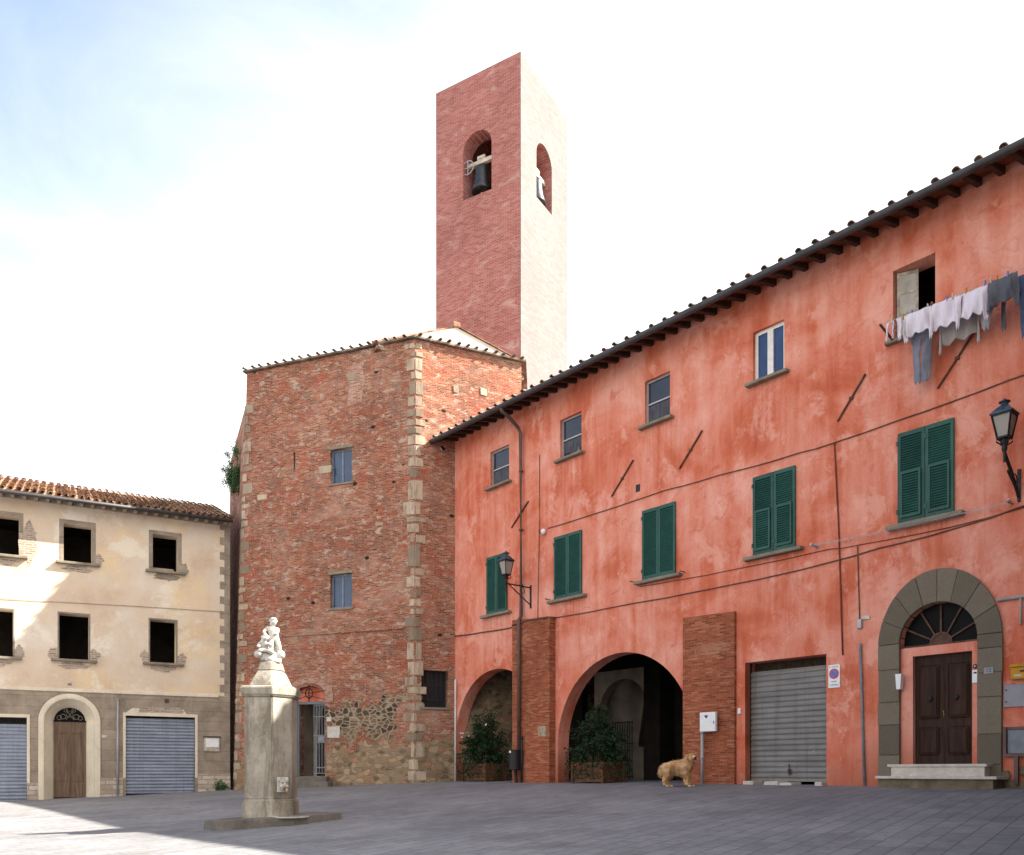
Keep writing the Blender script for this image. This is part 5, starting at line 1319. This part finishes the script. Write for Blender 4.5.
for (x0, x1, zt) in ((-3.50, -1.22, 1.93), (-8.8, -6.5, 1.77)):
    b.box(x0 - .09, x0 - .001, -.03, .1, -.25 if x0 > -5 else -.4, zt + .11, .006); b.box(x1 + .001, x1 + .09, -.03, .1, -.25 if x0 > -5 else -.4, zt + .11, .006); b.box(x0, x1, -.03, .1, zt, zt + .11, .006)
b.plate([(-3.5, 2.041), (-1.5, 2.041), (-1.62, 2.2), (-3.3, 2.2)], -.022, -.0125)
b.build('garage_frame', 'surround', lb)
b = MB(); b.plate([(-3.1, 2.06), (-1.65, 2.06), (-1.6, 2.12), (-1.75, 2.27), (-2.2, 2.24), (-2.7, 2.28), (-3.05, 2.2)], -.026, -.0225); b.build('bare_patch', 'brick_bare', lb)
for (px0, px1, pz) in ((-6.49, -6.17, -.40), (-4.29, -3.595, -.25), (-1.125, 0, -.12)):
    b = MB(); b.box(px0, px1, -.06, .0, BOT, pz); b.build('plinth', 'plinth', lb)
b = MB(); b.tube([(-3.77, -.1, -.85), (-3.76, -.1, 2.45)], .035, 8); b.tube([(-3.76, -.1, 2.45), (-3.76, -.1, 2.5)], .05, 8); b.build('downpipe', 'pipe_grey', lb, smooth=True)
b = MB(); b.box(-2.24, -2.1, -.02, 0, 2.42, 2.57); b.build('vent', 'rust', lb)
b = MB(); b.box(-5.3, -5.18, -.012, 0, 2.9, 2.98); b.build('vent', 'frame_grey', lb)
b = MB(); b.box(-4.26, -4.1, -.03, -.013, 1.15, 1.23, .004); b.build('name_plate', 'marble', lb)
# roof
sl2 = math.atan(.37); EL = .55
def rz2(y): return 9.04 + (y + EL) * .37
b = MB()
slab(b, UL - .3, .05, -EL, 4, rz2(-EL), rz2(4), .05); slab(b, UL - .3, .05, 4, 8.6, rz2(4), rz2(-EL), .05)
rfl = b.build('roof', 'rafter_grey', lb)
b = MB(); coppi(b, UL - .2, .0, .23, .085, -EL - .06, rz2(-EL) + .07, sl2, 5.0, .40)
slab(b, UL - .3, .05, -EL - .02, 4, rz2(-EL) + .053, rz2(4) + .053, .03); slab(b, UL - .3, .05, 4.002, 8.6, rz2(4) + .053, rz2(-EL) + .053, .05)
b.build('roof_tiles', 'tiles', rfl)
b = MB(); b.tube([(UL - .3, -EL - .05, 8.99), (.0, -EL - .05, 9.05)], .065, 10); b.build('gutter', 'gutter', rfl, smooth=True)
rb = MB(); rb.box(-.055, .055, -EL + .06, .02, -.16, -.005)
r0 = rb.build('rafter', 'rafter_grey', rfl, (-.2, 0, rz2(-.25)), (0, 0, 0))
x = -.2
while x > UL + .3:
    x -= .335; c = r0.copy(); c.location = (x, 0, rz2(-.25)); COL.objects.link(c)
b = MB(); b.box(UL, 0, -.03, .0, 9.0, 9.12); b.build('eave_board', 'rafter_grey', lb)
# notice board on the grey wall
t = empty('notice_board', LB.w(-.64, -.0135, .97), LB.rz, 'small framed notice board on the grey wall right of the blue grey shutter', 'notice board')
b = MB(); b.box(-.27, .27, -.05, 0, -.26, .26, .01); b.build('frame', 'old_paint', t); b = MB(); b.box(-.22, .23, -.054, -.0505, -.1, .22); b.build('paper', 'white_enamel', t)
b = MB(); b.box(-.30, .30, -.1, 0, .262, .29, .005); b.build('canopy', 'wood_dark', t)
# tv antenna
t = empty('tv_antenna', LB.w(-5.2, 2.0, rz2(2.0) - .02), LB.rz, 'thin tv antenna standing on the roof of the cream house', 'antenna')
b = MB(); b.tube([(0, 0, 0), (0, 0, 1.9)], .013, 6); b.build('mast', 'pipe_grey', t); b = MB(); b.tube([(0, 0, 1.85), (-.95, .0, 1.84)], .009, 5)
for i in range(6): b.tube([(-.15 * i - .1, -.16, 1.845), (-.15 * i - .1, .16, 1.845)], .006, 5)
b.build('aerial', 'pipe_grey', t)
# weed at the foot of the wall
p = LB.ground(-.35, -.12)
e = empty('weed', p, LB.rz, 'green weed at the foot of the grey wall beside the church', 'plant')
lf = MB(); rnd = random.Random(2)
for j in range(170):
    q = Vector((rnd.gauss(0, .12), rnd.gauss(0, .04), abs(rnd.gauss(0, .14)))); d_ = Vector((rnd.gauss(0, 1), rnd.gauss(-.3, .6), rnd.gauss(.6, .6))).normalized(); sd = d_.cross(Vector((rnd.gauss(0, 1), rnd.gauss(0, 1), 0.3))).normalized() * .02
    lf.bm.faces.new([lf.bm.verts.new(q), lf.bm.verts.new(q + d_ * .06 + sd), lf.bm.verts.new(q + d_ * .12), lf.bm.verts.new(q + d_ * .06 - sd)])
lf.build('foliage', 'ivy', e, recalc=False)

# ================================================================== an added house out of view on the right, blocking sky light
HR = Frame((9.95, 15.0), (-4.75, -8.5))
shade_house = empty('house', HR.w(0, 0), HR.rz, 'dark brown plaster house added out of view beyond the right edge to shade the square', 'house')
HLn = 9.7
wins = [(x, x + 1.0, z, z + 1.5) for z in (1.9, 5.2) for x in (1.2, 4.8, 7.6)]
wall_panel('wall', [(0, -2.2), (HLn, -2.2), (HLn, 12.5), (4.2, 12.5), (4.2, 7.9), (0, 7.9)], [rect(*w_) for w_ in wins], .4, 'stepbase', shade_house)
b = MB(); b.prism([(.05, .41), (HLn, .41), (HLn, 6), (2.7, 6)], -2.2, 7.9); b.prism([(4.201, .41), (HLn, .41), (HLn, 6), (4.201, 6)], 7.91, 12.5); b.build('rear_block', 'stepbase', shade_house)
b = MB(); b.prism([(-.05, -.5), (4.19, -.5), (4.19, 6.2), (2.6, 6.2)], 7.92, 8.05); b.prism([(3.9, -.5), (HLn + .4, -.5), (HLn + .4, 6.4), (3.9, 6.4)], 12.52, 12.7); b.build('roof', 'tiles_dark', shade_house)
for (x0, x1, z0, z1) in wins:
    b = MB(); b.box(x0, x0 + .06, .1, .16, z0, z1); b.box(x1 - .06, x1, .1, .16, z0, z1); b.box(x0 + .06, x1 - .06, .1, .16, z0, z0 + .07); b.box(x0 + .06, x1 - .06, .1, .16, z1 - .07, z1); b.box((x0 + x1) / 2 - .04, (x0 + x1) / 2 + .04, .1, .15, z0 + .07, z1 - .07)
    f = b.build('window', 'white_paint', shade_house); b = MB(); b.box(x0 + .03, x1 - .03, .13, .14, z0 + .03, z1 - .03); b.build('pane', 'glass_dark', f)
    sill(shade_house, x0 - .15, x1 + .15, z0 - .003)

# ================================================================== the fountain and its statue
FX, FY = (271.5 - 512) / 850 * 17.0, 17.0
FZ = -1.05
SV = math.atan2(FX, FY)      # bearing of the fountain seen from the square's edge
ft = empty('drinking_fountain', (FX, FY, FZ), 0, 'pale stone pillar fountain with a carved mask spout on a dark slab', 'fountain')
def pillar_poly(k, dx=0.0, dy=0.0):
    # three visible sides (wide, medium, wide) and their mirror images
    sides = [(-20 + 0, .56), (36, .48), (77, .54), (160, .56), (216, .48), (257, .54)]
    pts = [Vector((0, 0))]
    for nrm, L in sides:
        a = R(nrm) + SV * -1.0 * 0
        n_ = Vector((math.sin(R(nrm)), -math.cos(R(nrm)))); t_ = Vector((-n_.y, n_.x)); pts.append(pts[-1] + t_ * L)
    pts = pts[:-1]; c = sum(pts, Vector((0, 0))) / len(pts)
    cs, sn = math.cos(-SV), math.sin(-SV)
    out = []
    for p in pts:
        q = (p - c) * k; out.append((q.x * cs - q.y * sn + dx, q.x * sn + q.y * cs + dy))
    return out
b = MB(); b.prism(pillar_poly(1.06), .10, .46, pillar_poly(1.05)); b.prism(pillar_poly(1.05), .4601, .50, pillar_poly(1.0)); bmesh.ops.bevel(b.bm, geom=[e_ for e_ in b.bm.edges], offset=.012, segments=1, affect='EDGES'); b.build('plinth', 'fountain', ft)
b = MB(); b.prism(pillar_poly(.985), .5002, 2.50); bmesh.ops.bevel(b.bm, geom=list(b.bm.edges), offset=.014, segments=2, affect='EDGES'); sh_ = b.build('shaft', 'fountain', ft)
b = MB(); b.prism(pillar_poly(1.02), 2.5005, 2.54, pillar_poly(1.08)); b.prism(pillar_poly(1.10), 2.5402, 2.68, pillar_poly(1.14)); b.prism(pillar_poly(1.14), 2.6803, 2.72, pillar_poly(1.06)); bmesh.ops.bevel(b.bm, geom=list(b.bm.edges), offset=.01, segments=1, affect='EDGES'); b.build('cap', 'fountain', ft)
b = MB(); b.prism(pillar_poly(.84), 2.7205, 3.04, pillar_poly(.52)); b.prism(pillar_poly(.52), 3.0403, 3.22, pillar_poly(.42)); bmesh.ops.bevel(b.bm, geom=list(b.bm.edges), offset=.02, segments=1, affect='EDGES'); b.build('pedestal', 'fountain', ft)
# slab
def slab_poly(k): return [(x_ * k, y_ * k) for x_, y_ in ((-1.19, -.50), (-.72, -1.10), (.62, -.66), (1.42, .0), (.9, .85), (-.7, .7))]
b = MB(); b.prism(slab_poly(1.0), -.35, .15, slab_poly(.985))
for v in b.bm.verts: v.co.z += .05 * v.co.x
b.bm.normal_update(); bmesh.ops.bevel(b.bm, geom=list(b.bm.edges), offset=.012, segments=1, affect='EDGES'); b.build('base_slab', 'slab', ft)
# mask with spout on the medium face
pp = pillar_poly(.985); fa, fb = Vector(pp[1]), Vector(pp[2])
best = None
for i in range(6):
    a_, c_ = Vector(pp[i]), Vector(pp[(i + 1) % 6]); nrm_ = Vector(((c_ - a_).y, -(c_ - a_).x)).normalized()
    if abs((c_ - a_).length - .48 * .985) < .01 and nrm_.y < 0: fa, fb, fn = a_, c_, nrm_
mid = (fa + fb) / 2; mrz = math.atan2((fb - fa).y, (fb - fa).x)
mk = MB(); mk.box(-.13, .13, -.035, 0, -.15, .15, .012)
ellipsoid(mk, (0, -.04, .01), (.095, .05, .12)); ellipsoid(mk, (0, -.09, -.0), (.022, .03, .04)); ellipsoid(mk, (-.06, -.075, -.03), (.035, .03, .03)); ellipsoid(mk, (.06, -.075, -.03), (.035, .03, .03))
mk.box(-.09, -.02, -.09, -.05, .055, .07); mk.box(.02, .09, -.09, -.05, .055, .07)
for s_ in (-1, 1): ellipsoid(mk, (s_ * .09, -.04, .1), (.035, .03, .04))
mo = mk.build('mask', 'marble', ft, (mid.x, mid.y, .78), (0, 0, mrz), smooth=False)
b = MB()
for s_ in (-1, 1): ellipsoid(b, (s_ * .045, -.078, .035), (.017, .014, .010))
ellipsoid(b, (0, -.08, -.075), (.036, .02, .026)); b.build('mask_hollow', 'stepbase', mo)
b = MB(); b.tube([(0, -.05, -.075), (0, -.14, -.085), (0, -.16, -.12)], .016, 8); b.build('spout', 'brass', mo)
b = MB(); b.lathe([(.34, 0), (.36, .012), (.36, .03), (.30, .032), (.28, .02)], 26, mat=Matrix.Translation((mid.x + fn.x * .28, mid.y + fn.y * .28, .142))); b.build('drain_ring', 'marble', ft)
# statue: a standing child over a crouching one, on a rock
stt = empty('statue', (FX, FY, FZ + 3.22), -SV, 'small white marble statue of two children on top of the fountain', 'statue')
b = MB(); rnd = random.Random(3)
for i in range(16):
    a = rnd.uniform(0, 2 * PI); r_ = rnd.uniform(.02, .12); ellipsoid(b, (r_ * math.cos(a), r_ * math.sin(a) * .8, rnd.uniform(.0, .16)), (rnd.uniform(.05, .10), rnd.uniform(.05, .09), rnd.uniform(.05, .10)), u=10, v=7)
b.build('rock', 'marble', stt, smooth=True)
J = [((.04, 0, .44), .062), ((.03, 0, .54), .066), ((.0, -.01, .64), .075), ((.01, -.02, .70), .034), ((.03, -.035, .765), .06), ((.035, -.04, .83), .058),
     ((-.075, -.01, .655), .034), ((-.125, -.05, .57), .028), ((-.09, -.10, .50), .022), ((.085, -.02, .65), .034), ((.10, -.06, .56), .028), ((.03, -.11, .52), .022),
     ((.0, -.01, .40), .05), ((-.01, -.05, .26), .042), ((.0, -.02, .12), .032), ((.09, .0, .40), .05), ((.12, -.03, .26), .042), ((.12, .0, .12), .032)]
E_ = [(0, 1), (1, 2), (2, 3), (3, 4), (4, 5), (2, 6), (6, 7), (7, 8), (2, 9), (9, 10), (10, 11), (0, 12), (12, 13), (13, 14), (0, 15), (15, 16), (16, 17)]
mesh_part('standing_child', skin_mesh('standing_child', J, E_), 'marble', stt, (0, 0, .06))
J = [((-.10, -.06, .20), .065), ((-.12, -.08, .29), .068), ((-.12, -.10, .37), .034), ((-.10, -.13, .42), .066), ((-.095, -.14, .46), .06), ((-.19, -.10, .31), .034), ((-.21, -.16, .22), .028), ((-.03, -.13, .31), .032), ((.02, -.17, .25), .026),
     ((-.16, -.14, .17), .046), ((-.22, -.1, .12), .04), ((-.03, -.15, .16), .046), ((.04, -.12, .10), .036)]
E_ = [(0, 1), (1, 2), (2, 3), (3, 4), (1, 5), (5, 6), (1, 7), (7, 8), (0, 9), (9, 10), (0, 11), (11, 12)]
mesh_part('crouching_child', skin_mesh('crouching_child', J, E_), 'marble', stt, (0, 0, .06))
b = MB()
for (c, r_) in (((.03, -.03, .90), .058), ((.055, -.02, .87), .045), ((-.0, -.02, .88), .045), ((-.095, -.12, .53), .05), ((-.06, -.11, .51), .04), ((-.13, -.11, .51), .04)):
    ellipsoid(b, c, (r_, r_, r_ * .8), u=9, v=6)
ellipsoid(b, (-.2, -.08, .15), (.075, .08, .085), u=10, v=7); ellipsoid(b, (.14, .0, .17), (.08, .08, .1), u=10, v=7); ellipsoid(b, (.07, .05, .3), (.07, .05, .2), u=10, v=7)
b.build('curls', 'marble', stt, smooth=True)

stt.scale = (1.22, 1.22, .95)
# ================================================================== the dog
DX, DY = 3.90, 20.0
DZ = gz(DX, DY)
dog = empty('dog', (DX, DY, DZ), R(-8), 'golden long haired dog standing in front of the wide arch', 'dog')
J = [((-.25, 0, .50), .150), ((-.10, 0, .48), .155), ((.07, 0, .465), .175), ((.21, 0, .48), .165), ((.27, -.02, .60), .135), ((.30, -.06, .69), .11), ((.325, -.12, .725), .092), ((.355, -.20, .690), .060), ((.375, -.27, .660), .046),   # spine, neck, head, muzzle
     ((-.27, -.09, .40), .115), ((-.235, -.11, .28), .080), ((-.315, -.11, .17), .052), ((-.30, -.11, .055), .042), ((-.255, -.115, .030), .036),
     ((-.25, .09, .40), .10), ((-.16, .10, .28), .072), ((-.22, .10, .17), .046), ((-.20, .10, .055), .04), ((-.155, .10, .030), .034),
     ((.20, -.10, .38), .10), ((.20, -.11, .22), .066), ((.215, -.11, .065), .046), ((.26, -.115, .030), .037),
     ((.22, .10, .38), .09), ((.27, .10, .22), .06), ((.31, .10, .065), .044), ((.355, .10, .030), .036),
     ((-.335, .02, .49), .055), ((-.37, .03, .40), .06), ((-.375, .035, .29), .05), ((-.365, .035, .20), .03)]
E_ = [(0, 1), (1, 2), (2, 3), (3, 4), (4, 5), (5, 6), (6, 7), (7, 8), (0, 9), (9, 10), (10, 11), (11, 12), (12, 13), (0, 14), (14, 15), (15, 16), (16, 17), (17, 18), (3, 19), (19, 20), (20, 21), (21, 22), (3, 23), (23, 24), (24, 25), (25, 26), (0, 27), (27, 28), (28, 29), (29, 30)]
bm_ = skin_mesh('body', J, E_)
body = mesh_part('body', bm_, 'dog_skin', dog)
fur = MB(); rnd = random.Random(6)
polys = list(bm_.polygons); areas = [p.area for p in polys]
for p in rnd.choices(polys, areas, k=9000):
    c = p.center.copy(); n_ = p.normal
    if c.z < .05 or (c.y < -.19 and c.x > .28 and c.z > .58): continue
    vs = [bm_.vertices[i].co for i in p.vertices]; c = vs[0].lerp(vs[1], rnd.random()).lerp(vs[2].lerp(vs[-1], rnd.random()), rnd.random())
    d_ = (n_ * .35 + Vector((-.55, 0, -.65)) + Vector((rnd.gauss(0, .25), rnd.gauss(0, .25), rnd.gauss(0, .25)))).normalized()
    L = rnd.uniform(.018, .035) if c.z < .26 else rnd.uniform(.04, .085)
    if c.x > .24 and c.z > .70: L *= .4
    if c.z < .36 and abs(c.x) < .2: L *= 1.5
    if c.x > .2 and .35 < c.z < .62: L *= 1.4
    sd = d_.cross(n_).normalized() * rnd.uniform(.004, .008)
    c = c - n_ * .004
    fur.bm.faces.new([fur.bm.verts.new(c - sd), fur.bm.verts.new(c + sd), fur.bm.verts.new(c + d_ * L * .6 + sd * .6 + n_ * .004), fur.bm.verts.new(c + d_ * L)])
fur.build('fur', 'fur', dog, recalc=False)
for s_ in (-1, 1):
    b = MB(); ellipsoid(b, (.315 + s_ * .088, -.10 + s_ * .03, .70), (.026, .042, .085), Euler((0, R(s_ * -12), R(s_ * 14))))
    b.build('ear', 'dog_skin', body, smooth=True)
    b = MB(); ellipsoid(b, (.345 + s_ * .040, -.205 + s_ * .010, .742), (.013, .011, .013), u=8, v=6); b.build('eye', 'black', body)
b = MB(); ellipsoid(b, (.362, -.235, .700), (.045, .05, .038)); b.build('blaze', 'fur_pale', body, smooth=True)
b = MB(); ellipsoid(b, (.383, -.315, .682), (.028, .022, .022)); b.build('nose', 'black', body)
b = MB(); ellipsoid(b, (.382, -.300, .628), (.032, .03, .022)); b.build('mouth', 'black', body)
b = MB(); ellipsoid(b, (.386, -.312, .595), (.020, .022, .042)); b.build('tongue', 'red_tongue', body)
b = MB()
for (x_, y_) in ((-.255, -.115), (.26, -.115), (-.155, .10), (.355, .10)): ellipsoid(b, (x_ + .01, y_, .02), (.048, .034, .026), u=10, v=7)
b.build('paw', 'fur_pale', body, smooth=True)
